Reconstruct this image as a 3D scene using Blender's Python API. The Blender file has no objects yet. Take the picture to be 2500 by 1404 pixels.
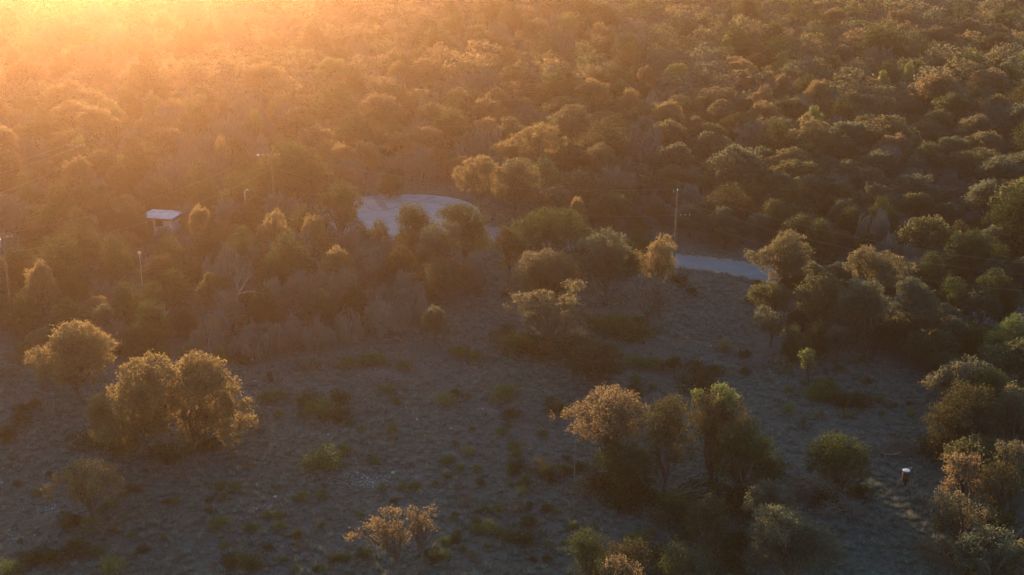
import bpy, math, random
import numpy as np

# ------------------------------------------------------------------ camera, world, sun, exposure
SC = bpy.context.scene
PITCH, FPX, H = math.radians(19.4), 3434.0, 58.0          # look-down angle, focal length in photo pixels, drone height
cam_d = bpy.data.cameras.new("camera")
cam = bpy.data.objects.new("camera", cam_d)
SC.collection.objects.link(cam)
SC.camera = cam
cam.location = (0, 0, H)
cam.rotation_euler = (math.pi / 2 - PITCH, 0, 0)
cam_d.sensor_width = 36.0
cam_d.lens = 36.0 * FPX / 2500.0
cam_d.clip_start, cam_d.clip_end = 0.5, 6000

SUN_AZ, SUN_EL = math.radians(-16.8), math.radians(4.4)    # azimuth left of straight ahead, height above the horizon
world = bpy.data.worlds.new("World")
SC.world = world
world.use_nodes = True
wn = world.node_tree
bg = wn.nodes["Background"]
sky = wn.nodes.new("ShaderNodeTexSky")
sky.sky_type = 'NISHITA'
sky.sun_disc = False
sky.sun_elevation = SUN_EL
sky.sun_rotation = SUN_AZ
sky.ozone_density = 2.4
sky.dust_density = 0.4
wn.links.new(sky.outputs[0], bg.inputs[0])
bg.inputs[1].default_value = 0.15

sun_d = bpy.data.lights.new("sun", 'SUN')
sun = bpy.data.objects.new("sun", sun_d)
SC.collection.objects.link(sun)
sun_d.energy = 4.1
sun_d.angle = math.radians(0.5)
sun_d.color = (1.0, 0.56, 0.27)
sd = (math.sin(SUN_AZ) * math.cos(SUN_EL), math.cos(SUN_AZ) * math.cos(SUN_EL), math.sin(SUN_EL))
from mathutils import Vector
sun.rotation_euler = Vector(sd).to_track_quat('Z', 'Y').to_euler()

SC.view_settings.view_transform = 'Standard'
SC.view_settings.look = 'None'
SC.view_settings.exposure = 1.9
SC.view_settings.gamma = 1.0
cy = SC.cycles
cy.max_bounces = 6
cy.diffuse_bounces = 3
cy.glossy_bounces = 1
cy.transmission_bounces = 3
cy.volume_bounces = 0
cy.transparent_max_bounces = 8
cy.sample_clamp_indirect = 0.6
cy.use_denoising = True
cy.denoising_prefilter = 'ACCURATE'
cy.use_adaptive_sampling = True
cy.adaptive_threshold = 0.005

HAZE_DENSITY, HAZE_G = 0.00027, 0.90

# ------------------------------------------------------------------ picture <-> ground
SP, CP = math.sin(PITCH), math.cos(PITCH)


def ray(px, py):
    v = (702 - py) / FPX
    return np.array([(px - 1250) / FPX, CP + SP * v, -SP + CP * v])


def at(px, py, z=0.0):
    d = ray(px, py)
    t = (z - H) / d[2]
    return np.array([d[0] * t, d[1] * t, z])


def at_depth(px, py, y):
    d = ray(px, py)
    t = y / d[1]
    return np.array([d[0] * t, y, H + d[2] * t])


def proj(p):
    zc = p[1] * CP - (p[2] - H) * SP
    yc = p[1] * SP + (p[2] - H) * CP
    return 1250 + FPX * p[0] / zc, 702 - FPX * yc / zc, FPX / zc


def gz(x, y):
    return 0.16 * math.sin(x * .11 + 1.3) * math.cos(y * .09) + 0.07 * math.sin(x * .31 + y * .23)


def ground(px, py):
    p = at(px, py)
    p[2] = gz(p[0], p[1]) - .05
    return p


def inside(px, py, poly):
    c, n, j = False, len(poly), len(poly) - 1
    for i in range(n):
        xi, yi = poly[i]
        xj, yj = poly[j]
        if (yi > py) != (yj > py) and px < (xj - xi) * (py - yi) / (yj - yi) + xi:
            c = not c
        j = i
    return c


# ------------------------------------------------------------------ materials
def mat_new(name):
    m = bpy.data.materials.new(name)
    m.use_nodes = True
    nt = m.node_tree
    nt.nodes.clear()
    out = nt.nodes.new('ShaderNodeOutputMaterial')
    return m, nt, out


def mix_rgb(nt, fac, a, b):
    n = nt.nodes.new('ShaderNodeMix')
    n.data_type = 'RGBA'
    for i, v in ((0, fac), (6, a), (7, b)):
        if hasattr(v, 'is_output'):
            nt.links.new(v, n.inputs[i])
        else:
            n.inputs[i].default_value = v if i == 0 else (*v, 1)
    return n.outputs[2]


def math_n(nt, op, a, b):
    n = nt.nodes.new('ShaderNodeMath')
    n.operation = op
    for i, v in ((0, a), (1, b)):
        if hasattr(v, 'is_output'):
            nt.links.new(v, n.inputs[i])
        else:
            n.inputs[i].default_value = v
    return n.outputs[0]


def leaf_mat(name, dark, light, odd, odd_amount=.12, trans=.55, spread=.4, per_object=True):
    """leaves: colour varies per clump (mesh attribute) and per tree; light passes through them"""
    m, nt, out = mat_new(name)
    at_n = nt.nodes.new('ShaderNodeAttribute')
    at_n.attribute_name = 'tint'
    oi = nt.nodes.new('ShaderNodeObjectInfo')
    f = at_n.outputs['Fac']
    if per_object:
        f = math_n(nt, 'ADD', math_n(nt, 'MULTIPLY', f, 1 - spread), math_n(nt, 'MULTIPLY', oi.outputs['Random'], spread))
    c = mix_rgb(nt, f, dark, light)
    hi = math_n(nt, 'GREATER_THAN', at_n.outputs['Fac'], 1 - odd_amount)
    c = mix_rgb(nt, math_n(nt, 'MULTIPLY', hi, .75), c, odd)
    d = nt.nodes.new('ShaderNodeBsdfDiffuse')
    t = nt.nodes.new('ShaderNodeBsdfTranslucent')
    nt.links.new(c, d.inputs[0])
    nt.links.new(mix_rgb(nt, .5, c, (light[0] * 1.85, light[1] * 1.85, light[2] * 1.5)), t.inputs[0])
    mx = nt.nodes.new('ShaderNodeMixShader')
    mx.inputs[0].default_value = trans
    nt.links.new(d.outputs[0], mx.inputs[1])
    nt.links.new(t.outputs[0], mx.inputs[2])
    nt.links.new(mx.outputs[0], out.inputs[0])
    return m


def plain_mat(name, col, col2=None, scale=3.0, rough=.85, metal=0.0, bump=0.0):
    m, nt, out = mat_new(name)
    b = nt.nodes.new('ShaderNodeBsdfPrincipled')
    b.inputs['Roughness'].default_value = rough
    b.inputs['Metallic'].default_value = metal
    tc = nt.nodes.new('ShaderNodeTexCoord')
    nz = nt.nodes.new('ShaderNodeTexNoise')
    nz.inputs['Scale'].default_value = scale
    nz.inputs['Detail'].default_value = 5
    nt.links.new(tc.outputs['Object'], nz.inputs[0])
    r = nt.nodes.new('ShaderNodeMapRange')
    r.inputs[1].default_value, r.inputs[2].default_value = .35, .65
    nt.links.new(nz.outputs[0], r.inputs[0])
    nt.links.new(mix_rgb(nt, r.outputs[0], col, col2 or tuple(v * .7 for v in col)), b.inputs['Base Color'])
    if bump:
        bp = nt.nodes.new('ShaderNodeBump')
        bp.inputs['Strength'].default_value = bump
        nt.links.new(nz.outputs[0], bp.inputs['Height'])
        nt.links.new(bp.outputs[0], b.inputs['Normal'])
    nt.links.new(b.outputs[0], out.inputs[0])
    return m


M = {}
M['oak'] = leaf_mat('oak_leaves_olive', (.054, .068, .038), (.102, .118, .068), (.145, .12, .065))
M['oak_tan'] = leaf_mat('oak_leaves_tan', (.080, .082, .052), (.148, .145, .095), (.18, .135, .08), .18)
M['oak_grey'] = leaf_mat('oak_leaves_grey_green', (.055, .074, .054), (.102, .128, .095), (.13, .125, .08))
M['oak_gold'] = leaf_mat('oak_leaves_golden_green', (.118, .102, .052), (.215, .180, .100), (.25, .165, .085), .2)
M['oak_rust'] = leaf_mat('oak_leaves_rusty', (.100, .084, .056), (.175, .145, .095), (.23, .16, .09), .3)
M['juniper'] = leaf_mat('juniper_foliage', (.028, .048, .024), (.066, .094, .044), (.11, .085, .035), .12, .35)
M['juniper_brown'] = leaf_mat('juniper_foliage_brownish', (.044, .050, .028), (.086, .086, .046), (.115, .085, .05), .2, .35)
M['spring'] = leaf_mat('spring_green_leaves', (.088, .122, .048), (.165, .205, .08), (.20, .21, .09), .1, .5)
M['shrub'] = leaf_mat('shrub_green_leaves', (.050, .082, .034), (.105, .155, .058), (.13, .14, .05), .1, .4)
M['shrub_dark'] = leaf_mat('shrub_dark_leaves', (.022, .038, .020), (.056, .080, .036), (.07, .075, .035), .1, .35)
M['shrub_brown'] = leaf_mat('shrub_brown_twiggy_leaves', (.075, .065, .042), (.13, .11, .068), (.12, .09, .05), .1, .35)
M['cactus'] = leaf_mat('cactus_pads', (.075, .095, .050), (.16, .17, .085), (.22, .18, .08), .15, .08)
M['twig'] = leaf_mat('grey_twigs', (.112, .104, .082), (.215, .20, .158), (.21, .18, .14), .1, 0.0)
M['pale_wood'] = plain_mat('weathered_pale_wood', (.235, .215, .19), (.13, .12, .105), 4)
M['bark'] = plain_mat('bark', (.105, .082, .064), (.055, .043, .034), 5, bump=.4)
M['grass'] = leaf_mat('dry_bunch_grass', (.088, .112, .092), (.215, .252, .215), (.095, .155, .075), .16, .35, per_object=False)
M['under'] = leaf_mat('leaf_litter_brush', (.045, .046, .024), (.125, .112, .075), (.055, .075, .03), .25, .35, per_object=False)
M['rock'] = plain_mat('pale_limestone', (.42, .41, .40), (.24, .23, .22), 3, bump=.3)
M['metal'] = plain_mat('galvanised_metal', (.36, .36, .36), (.24, .24, .23), 2, .5, .4)
M['rust'] = plain_mat('rusty_steel', (.095, .036, .022), (.05, .022, .016), 5, .8)
M['white'] = plain_mat('white_plastic', (.78, .78, .76), (.62, .62, .60), 3, .5)
M['dark'] = plain_mat('dark_steel', (.05, .045, .04), (.03, .03, .03), 3, .6)
M['polewood'] = plain_mat('creosote_pole_wood', (.20, .105, .062), (.12, .065, .042), 2, bump=.2)
M['wire'] = plain_mat('wire', (.30, .27, .24), (.25, .22, .2), 1, .4, .6)
M['wall_white'] = plain_mat('pale_painted_siding', (.62, .62, .62), (.50, .49, .48), 1.2)
M['roofing'] = plain_mat('white_metal_roofing', (.52, .54, .58), (.28, .25, .24), .9, .75)
M['fascia'] = plain_mat('brown_fascia_board', (.16, .07, .04), (.11, .05, .03), 2)
M['glass'] = plain_mat('dark_window_glass', (.06, .035, .025), (.03, .02, .018), 2, .15)


# ------------------------------------------------------------------ mesh helpers
def mesh_from(name, V, F, tint=None, smooth=False):
    """V (n,3); F list of (array of faces (m,k)); tint per vertex"""
    me = bpy.data.meshes.new(name)
    V = np.asarray(V, dtype=np.float32)
    me.vertices.add(len(V))
    me.vertices.foreach_set('co', V.ravel())
    Fs = [np.asarray(f, dtype=np.int32) for f in F if len(f)]
    nl = sum(f.size for f in Fs)
    npoly = sum(len(f) for f in Fs)
    me.loops.add(nl)
    me.polygons.add(npoly)
    me.loops.foreach_set('vertex_index', np.concatenate([f.ravel() for f in Fs]))
    tot = np.concatenate([np.full(len(f), f.shape[1]) for f in Fs])
    st = np.concatenate([[0], np.cumsum(tot)[:-1]]).astype(np.int32)
    me.polygons.foreach_set('loop_start', st)
    me.polygons.foreach_set('use_smooth', np.full(npoly, smooth))
    if tint is not None:
        a = me.attributes.new('tint', 'FLOAT', 'POINT')
        a.data.foreach_set('value', np.asarray(tint, dtype=np.float32))
    me.update(calc_edges=True)
    me.validate()
    return me


def leaf_quads(C, S, tint, rng, up=0.0, aspect=.62):
    """one small quad per centre"""
    n = len(C)
    N = rng.normal(size=(n, 3))
    N[:, 2] += up
    N /= np.linalg.norm(N, axis=1)[:, None]
    A = rng.normal(size=(n, 3))
    U = np.cross(N, A)
    U /= np.linalg.norm(U, axis=1)[:, None] + 1e-9
    W = np.cross(N, U)
    s = (S * .5)[:, None] if hasattr(S, '__len__') else S * .5
    U, W = U * s, W * s * aspect
    V = np.stack([C - U, C - W * .9 + U * .1, C + U, C + W], axis=1).reshape(-1, 3)
    F = np.arange(4 * n).reshape(n, 4)
    return V, F, np.repeat(tint, 4)


def frustums(P0, P1, R0, R1, k=4):
    P0, P1 = np.asarray(P0, float), np.asarray(P1, float)
    R0, R1 = np.asarray(R0, float), np.asarray(R1, float)
    n = len(P0)
    D = P1 - P0
    D /= np.linalg.norm(D, axis=1)[:, None] + 1e-9
    ref = np.where(np.abs(D[:, 2:3]) > .9, np.array([[1., 0, 0]]), np.array([[0, 0, 1.]]))
    U = np.cross(D, ref)
    U /= np.linalg.norm(U, axis=1)[:, None] + 1e-9
    W = np.cross(D, U)
    a = np.arange(k) * 2 * math.pi / k
    ca, sa = np.cos(a)[None, :, None], np.sin(a)[None, :, None]
    ring = U[:, None, :] * ca + W[:, None, :] * sa
    A = P0[:, None, :] + ring * R0[:, None, None]
    B = P1[:, None, :] + ring * R1[:, None, None]
    V = np.concatenate([A, B], axis=1).reshape(-1, 3)
    base = (np.arange(n) * 2 * k)[:, None]
    i = np.arange(k)
    j = (i + 1) % k
    q = np.stack([i, j, j + k, i + k], axis=1)
    F = (base[:, :, None] + q[None]).reshape(-1, 4)
    cap = [base + (i + k)[None, :]] if k > 2 else []
    return V, [F] + cap


class Geo:
    """collects shapes for ONE mesh"""
    def __init__(s):
        s.V, s.Q, s.T, s.O, s.t, s.n = [], [], [], [], [], 0

    def add(s, V, Fs, tint=.5):
        V = np.asarray(V, float)
        for f in (Fs if isinstance(Fs, list) else [Fs]):
            f = np.asarray(f) + s.n
            (s.Q if f.shape[1] == 4 else s.T if f.shape[1] == 3 else s.O).append(f)
        s.V.append(V)
        s.t.append(np.broadcast_to(tint, (len(V),)) if np.ndim(tint) == 0 else tint)
        s.n += len(V)

    def tube(s, pts, rad, k=6):
        pts = [np.asarray(p, float) for p in pts]
        rad = rad if hasattr(rad, '__len__') else [rad] * len(pts)
        V, F = frustums(pts[:-1], pts[1:], rad[:-1], rad[1:], k)
        s.add(V, F)

    def box(s, c, size, rz=0.0, M3=None):
        x, y, z = [v / 2 for v in size]
        V = np.array([(-x, -y, -z), (x, -y, -z), (x, y, -z), (-x, y, -z), (-x, -y, z), (x, -y, z), (x, y, z), (-x, y, z)])
        if M3 is not None:
            V = V @ M3.T
        ca, sa = math.cos(rz), math.sin(rz)
        V = V @ np.array([[ca, sa, 0], [-sa, ca, 0], [0, 0, 1]]) + np.asarray(c)
        F = np.array([(0, 3, 2, 1), (4, 5, 6, 7), (0, 1, 5, 4), (1, 2, 6, 5), (2, 3, 7, 6), (3, 0, 4, 7)])
        s.add(V, F)

    def lathe(s, prof, c=(0, 0, 0), k=20):
        a = np.arange(k) * 2 * math.pi / k
        V = np.concatenate([np.stack([np.cos(a) * r, np.sin(a) * r, np.full(k, z)], 1) for r, z in prof]) + np.asarray(c)
        F = []
        i = np.arange(k)
        for m in range(len(prof) - 1):
            F.append(np.stack([i + m * k, (i + 1) % k + m * k, (i + 1) % k + (m + 1) * k, i + (m + 1) * k], 1))
        s.add(V, [np.concatenate(F)])

    def mesh(s, name, smooth=False):
        F = []
        if s.Q:
            F.append(np.concatenate(s.Q))
        if s.T:
            F.append(np.concatenate(s.T))
        F += s.O
        return mesh_from(name, np.concatenate(s.V), F, np.concatenate(s.t), smooth)


def link(o):
    SC.collection.objects.link(o)
    return o


def obj(name, me, m, parent=None, loc=None):
    if len(me.materials) == 0:
        me.materials.append(m)
    o = link(bpy.data.objects.new(name, me))
    if parent is not None:
        o.parent = parent
    if loc is not None:
        o.location = loc
    return o


def tag(o, label, cat, group=None):
    o['label'] = label
    o['category'] = cat
    if group:
        o['group'] = group
    return o


def empty(name, loc, rz=0.0):
    o = link(bpy.data.objects.new(name, None))
    o.location = loc
    o.rotation_euler = (0, 0, rz)
    o.empty_display_size = .5
    return o


# ------------------------------------------------------------------ plants: shapes
DENS = 2.6


def crown_from_lobes(rng, lobes, leaf=.2, per_m2=26, clump=.34, fill=.25, flat=.8, hollow=.45, spiky=0.0):
    """lobes: list of (x,y,z,r). Leaf clumps sit on the shell of each lobe (fewer below), each clump a little cloud of leaves."""
    Cs, Ts, Ss = [], [], []
    for (x, y, z, r) in lobes:
        n = max(8, int(4 * math.pi * r * r * per_m2 * DENS / 14))
        d = rng.normal(size=(n, 3))
        d /= np.linalg.norm(d, axis=1)[:, None]
        keep = (d[:, 2] > -.55) | (rng.random(n) < .25)
        d = d[keep]
        # a bumpy outline: the radius of the shell swells and shrinks with direction
        ph = rng.random(6) * 6.28
        bump = 1 + .16 * np.sin(d[:, 0] * 5 + ph[0]) * np.cos(d[:, 1] * 4.5 + ph[1]) + .12 * np.sin(d[:, 2] * 7 + ph[2] + d[:, 0] * 3)
        rr = r * bump * (hollow + (1 - hollow) * rng.random(len(d)) ** fill)
        c = np.array([x, y, z]) + d * rr[:, None] * np.array([1, 1, flat])
        gap = np.sin(c[:, 0] * 2.9 + ph[3]) * np.sin(c[:, 1] * 3.1 + ph[4]) * np.sin(c[:, 2] * 3.3 + ph[5])
        c = c[gap > -.16]
        m = len(c)
        k = 14
        tint = np.clip(rng.normal(.5, .32, m), 0, 1)
        cl = clump * (.6 + .8 * rng.random(m))
        P = c[:, None, :] + rng.normal(size=(m, k, 3)) * cl[:, None, None] * np.array([.62, .62, .46])
        if spiky:
            dirs = d[gap > -.16]
            P += dirs[:, None, :] * (rng.random((m, k, 1)) ** 3) * spiky
            P[:, :, 2] += rng.random((m, k)) ** 3 * spiky
        T = np.clip(tint[:, None] + rng.normal(0, .13, (m, k)), 0, 1)
        Cs.append(P.reshape(-1, 3))
        Ts.append(T.ravel())
        Ss.append(leaf * (.6 + .8 * rng.random(m * k)))
    return leaf_quads(np.concatenate(Cs), np.concatenate(Ss), np.concatenate(Ts), rng, up=.3)


def limb(rng, geo, a, b, ra, rb, sag=.12, n=5, k=6):
    a, b = np.asarray(a, float), np.asarray(b, float)
    L = np.linalg.norm(b - a)
    off = rng.normal(size=3) * L * .07
    pts, rad = [], []
    for i in range(n + 1):
        t = i / n
        p = a + (b - a) * t + off * math.sin(t * math.pi) + np.array([0, 0, sag * L * math.sin(t * math.pi)])
        if 0 < i < n:
            p = p + rng.normal(size=3) * L * .018
        pts.append(p)
        rad.append(ra + (rb - ra) * t ** .8)
    geo.tube(pts, rad, k)
    return pts, rad


def trunk_to_lobes(rng, lobes, base=(0, 0, 0), r=.28, fork=.42, lean=None, kmax=12):
    """tapered trunk that forks below the crown, a limb to each lobe"""
    g = Geo()
    L = np.array([l[:3] for l in lobes])
    c = L.mean(axis=0)
    zlow = L[:, 2].min()
    f = np.array([c[0] * .35 + base[0] * .65, c[1] * .35 + base[1] * .65, base[2] + max(.8, (zlow - base[2]) * fork)])
    if lean is not None:
        f = np.asarray(lean, float)
    limb(rng, g, np.asarray(base) - np.array([0, 0, .3]), f, r * 1.25, r * .85, 0, 5, 8)
    order = sorted(range(len(lobes)), key=lambda i: -lobes[i][3])[:kmax]
    for i in order:
        x, y, z, lr = lobes[i]
        end = np.array([x, y, z + lr * .15])
        pts, rad = limb(rng, g, f, end, r * (.38 + .3 * rng.random()), r * .12, .10, 6, 6)
        for _ in range(5):
            j = rng.integers(2, 6)
            dd = rng.normal(size=3)
            dd[2] = abs(dd[2])
            dd /= np.linalg.norm(dd)
            limb(rng, g, pts[j], end + dd * lr * .85, rad[j] * .5, .018, .05, 4, 4)
    return g


def dome_lobes(rng, W, Hh, n=12, lift=.42):
    """lobes arranged over a dome of width W and total height Hh"""
    R = W / 2
    out = []
    z0 = Hh * lift
    out.append((0, 0, z0 + (Hh - z0) * .45, R * .55))
    k = 0
    while len(out) < n and k < 400:
        k += 1
        a = rng.random() * 6.283
        q = rng.random() ** .55
        rr = R * (.19 + .13 * rng.random())
        x, y = math.cos(a) * (R - rr) * q, math.sin(a) * (R - rr) * q
        z = z0 + (Hh - rr * .75 - z0) * math.sqrt(max(0, 1 - q * q)) * (.82 + .25 * rng.random())
        if all((x - o[0]) ** 2 + (y - o[1]) ** 2 + (z - o[2]) ** 2 > (.80 * rr) ** 2 for o in out[1:]):
            out.append((x, y, z, rr))
    return out


def juniper_lobes(rng, W, Hh, n=14):
    """denser, foliage nearly to the ground, pointed or ragged top"""
    R = W / 2
    out = []
    for i in range(n):
        t = (i + .5) / n
        z = Hh * (.14 + .78 * t)
        rad = R * (1 - .75 * max(0, t - .25) ** 1.15 / .72)
        a = i * 2.4 + rng.random() * .8
        rr = R * (.40 - .18 * t) * (.85 + .35 * rng.random())
        q = max(0, rad - rr) * (.5 + .5 * rng.random())
        out.append((math.cos(a) * q, math.sin(a) * q, min(z, Hh - rr * .6), rr))
    out.append((0, 0, Hh * .45, R * .5))
    return out


def bare_segments(rng, W, Hh, stems=3, droop=0.0, levels=4, twig=.032, base_r=.14):
    P0, P1, R0, R1 = [], [], [], []

    def grow(p, d, L, r, lev):
        seg = 3
        q = p.copy()
        for s_ in range(seg):
            d2 = d + rng.normal(size=3) * .20
            d2[2] += (-droop * (levels - lev) * .35 if lev < levels - 1 else 0) + (.05 if not droop else 0)
            d2 /= np.linalg.norm(d2)
            q2 = q + d2 * L / seg
            if q2[2] < .1:
                q2[2] = .1
            r2 = max(twig * .6, r * (1 - .22 * (s_ + 1)))
            P0.append(q); P1.append(q2); R0.append(max(twig, r * (1 - .22 * s_))); R1.append(r2)
            if lev > 0:
                for _ in range(2):
                    a = rng.normal(size=3)
                    a -= a.dot(d2) * d2
                    a /= np.linalg.norm(a)
                    dd = d2 * .62 + a * .78
                    if not droop:
                        dd[2] += .12
                    dd /= np.linalg.norm(dd)
                    grow(q2, dd, L * (.52 + .16 * rng.random()), r2 * .55, lev - 1)
            q, d = q2, d2
    for i in range(stems):
        a = i * 6.283 / stems + rng.random()
        out = .28 + .5 * rng.random() * (W / max(Hh, .1)) * .6
        d = np.array([math.cos(a) * out, math.sin(a) * out, 1.0])
        grow(np.array([math.cos(a) * .15, math.sin(a) * .15, 0.0]), d / np.linalg.norm(d), Hh * .55, base_r * (.7 + .5 * rng.random()), levels - 1)
    P0, P1 = np.array(P0), np.array(P1)
    # fit to the wanted size
    ext = np.abs(P1[:, :2]).max() * 2
    P0[:, :2] *= W / ext; P1[:, :2] *= W / ext
    hz = P1[:, 2].max()
    P0[:, 2] *= Hh / hz; P1[:, 2] *= Hh / hz
    return P0, P1, np.array(R0), np.array(R1)


LIB = {}


def lib_tree(kind, i):
    """prototype meshes (trunk, crown) for one tree about 8 m wide, shared by all its copies"""
    key = (kind, i)
    if key in LIB:
        return LIB[key]
    seed = {'oak': 100, 'juniper': 200, 'bare': 300, 'elm': 400}[kind] + i
    rng = np.random.default_rng(seed)
    if kind == 'oak':
        W, Hh = 8.0, 6.2 + rng.random() * 1.2
        lobes = dome_lobes(rng, W, Hh, 24 + int(rng.integers(0, 10)), .20 + .12 * rng.random())
        V, F, T = crown_from_lobes(rng, lobes, .23, 22, .30)
        tr = trunk_to_lobes(rng, lobes, r=.24, kmax=8)
    elif kind == 'elm':
        W, Hh = 8.0, 8.0
        lobes = dome_lobes(rng, W, Hh, 22, .28)
        V, F, T = crown_from_lobes(rng, lobes, .22, 18, .3, hollow=.25)
        tr = trunk_to_lobes(rng, lobes, r=.2, kmax=8)
    elif kind == 'juniper':
        W, Hh = 8.0, 7.6 + rng.random() * 1.5
        lobes = juniper_lobes(rng, W, Hh, 14 + int(rng.integers(0, 5)))
        V, F, T = crown_from_lobes(rng, lobes, .22, 20, .32, hollow=.55, flat=.95, spiky=.7)
        tr = trunk_to_lobes(rng, lobes, r=.2, kmax=6)
    else:
        W, Hh = 8.0, 6.5
        P0, P1, R0, R1 = bare_segments(rng, W, Hh, 4, droop=(0, .0, .5, .35, 0)[i % 5], levels=5)
        thick = R0 > .05
        g = Geo()
        Vt, Ft = frustums(P0[thick], P1[thick], R0[thick], R1[thick], 5)
        g.add(Vt, Ft)
        tr = g
        V, Fl = frustums(P0[~thick], P1[~thick], np.maximum(R0[~thick], .03), np.maximum(R1[~thick], .020), 3)
        tint = np.repeat(np.clip(rng.normal(.5, .25, (~thick).sum()), 0, 1), 6)
        g2 = Geo()
        g2.add(V, Fl[:1], tint)
        LIB[key] = (tr.mesh('trunk_mesh'), g2.mesh('crown_mesh'), W, Hh)
        return LIB[key]
    LIB[key] = (tr.mesh('trunk_mesh'), mesh_from('crown_mesh', V, [F], T), W, Hh)
    return LIB[key]


NVAR = {'oak': 8, 'juniper': 7, 'bare': 5, 'elm': 2}
NAME = {'oak': 'live_oak_tree', 'juniper': 'juniper_tree', 'bare': 'bare_tree', 'elm': 'leafy_tree'}
CAT = {'oak': 'live oak', 'juniper': 'juniper', 'bare': 'bare tree', 'elm': 'leafy tree'}
for m_ in ('bark', 'twig', 'pale_wood'):
    pass


MV = {}


def slot(o, m):
    """the object's mesh with this material; copies with the same shape and material share one mesh"""
    key = (o.data.name, m.name)
    if key not in MV:
        if len(o.data.materials) == 0:
            MV[key] = o.data
        else:
            MV[key] = o.data.copy()
            MV[key].materials.clear()
        MV[key].materials.append(m)
        BASE[MV[key].name] = o.data.name
    o.data = MV[key]


BASE = {}


def put_tree(kind, var, loc, w, h, rz, leaf, label, group, wood='bark', name=None, cat=None):
    tm, cm, W, Hh = lib_tree(kind, var % NVAR[kind])
    root = empty(name or NAME[kind], loc, rz)
    e_ = .86 + .28 * ((math.sin(loc[0] * 12.9 + loc[1] * 7.7) * 43758.5) % 1)
    root.scale = (w / W * e_, w / W * (2 - e_), h / Hh)
    for nm, me, mm in (('trunk', tm, M[wood]), ('crown', cm, M[leaf])):
        o = link(bpy.data.objects.new(nm, me))
        o.parent = root
        slot(o, mm)
    tag(root, label, cat or CAT[kind], group)
    return root


HERO_BOX = []      # screen boxes that fill trees nearer than them must leave free: (x0,y0,x1,y1,base_y)


def hero(kind, base, lobes, leaf, label, seed, r=.26, dens=26, leafsize=.17, fork=None, hollow=.45, spiky=0.0, group=None,
         ymin=None, wood='bark', deep=.55, name=None, cat=None, extra=1):
    """a tree whose lobes were read off the photograph: (x, y, radius) in photo pixels, set in depth around the trunk"""
    rng = np.random.default_rng(seed)
    B = ground(*base)
    s = proj(B)[2]
    L3 = []
    R = np.mean([l[2] for l in lobes]) / s
    allx = [l[0] for l in lobes]
    halfw = (max(allx) - min(allx)) / 2 / s
    cx = (max(allx) + min(allx)) / 2
    for (lx, ly, lr) in lobes:
        off = (rng.random() * 2 - 1) * halfw * deep * (1 - .5 * abs(lx - cx) / s / max(halfw, .1))
        p = at_depth(lx, ly, B[1] + off)
        L3.append((p[0] - B[0], p[1] - B[1], max(p[2] - B[2], lr / s * .4), lr / s))
    # lobes on the far and near sides, out of line with those seen, so the crown is round from every side
    for (x, y, z, lr) in list(L3)[:max(2, int(len(L3) * .5 * extra))]:
        for sgn in (1, -1):
            if rng.random() < .75 * extra:
                L3.append((x * .75 + rng.normal() * .3, y + sgn * halfw * .55 * (.7 + .5 * rng.random()), z * .93 - .2, lr * .85))
    V, F, T = crown_from_lobes(rng, L3, leafsize, dens * 1.9, .27, hollow=hollow, spiky=spiky)
    tr = trunk_to_lobes(rng, L3, r=r, kmax=14, **({'fork': fork} if fork else {}))
    root = empty(name or NAME[kind], B)
    for nm, me, mm in (('trunk', tr.mesh('trunk_mesh'), M[wood]), ('crown', mesh_from('crown_mesh', V, [F], T), M[leaf])):
        obj(nm, me, mm, root)
    tag(root, label, cat or CAT[kind], group)
    x0, x1 = min(l[0] - l[2] for l in lobes), max(l[0] + l[2] for l in lobes)
    y0, y1 = min(l[1] - l[2] for l in lobes), max(l[1] + l[2] for l in lobes)
    HERO_BOX.append((x0 + (x1 - x0) * .15, y0, x1 - (x1 - x0) * .15, y0 + (y1 - y0) * .5, base[1]))
    FOOT.append((B[0], B[1], max(1.5, halfw * .75)))
    return root


FOOT = []          # taken ground: (x, y, r)


# ------------------------------------------------------------------ ground, road, turning circle
def grow(a, b, step, f):
    out = [a]
    while (out[-1] < b) if step > 0 else (out[-1] > b):
        out.append(out[-1] + step)
        step *= f
    return out


xs = sorted(set(grow(-150, -900, -6, 1.4)) | set(np.arange(-150, 151, 2.0)) | set(grow(150, 900, 6, 1.4)))
ys = sorted(set(grow(80, -330, -6, 1.4)) | set(np.arange(80, 471, 2.0)) | set(grow(470, 1500, 6, 1.4)))
GX, GY = np.meshgrid(xs, ys)
GZ = 0.16 * np.sin(GX * .11 + 1.3) * np.cos(GY * .09) + 0.07 * np.sin(GX * .31 + GY * .23)
nx, ny = len(xs), len(ys)
idx = np.arange(nx * ny).reshape(ny, nx)
Fg = np.stack([idx[:-1, :-1], idx[:-1, 1:], idx[1:, 1:], idx[1:, :-1]], -1).reshape(-1, 4)

gm, nt, out = mat_new('dry_soil_and_thatch')
b = nt.nodes.new('ShaderNodeBsdfPrincipled')
b.inputs['Roughness'].default_value = .95
tc = nt.nodes.new('ShaderNodeTexCoord')


def noise(nt, sc, det=6, rough=.6):
    n = nt.nodes.new('ShaderNodeTexNoise')
    n.inputs['Scale'].default_value = sc
    n.inputs['Detail'].default_value = det
    n.inputs['Roughness'].default_value = rough
    nt.links.new(tc.outputs['Object'], n.inputs[0])
    r = nt.nodes.new('ShaderNodeMapRange')
    r.inputs[1].default_value, r.inputs[2].default_value = .36, .64
    nt.links.new(n.outputs[0], r.inputs[0])
    return r.outputs[0]


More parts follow.
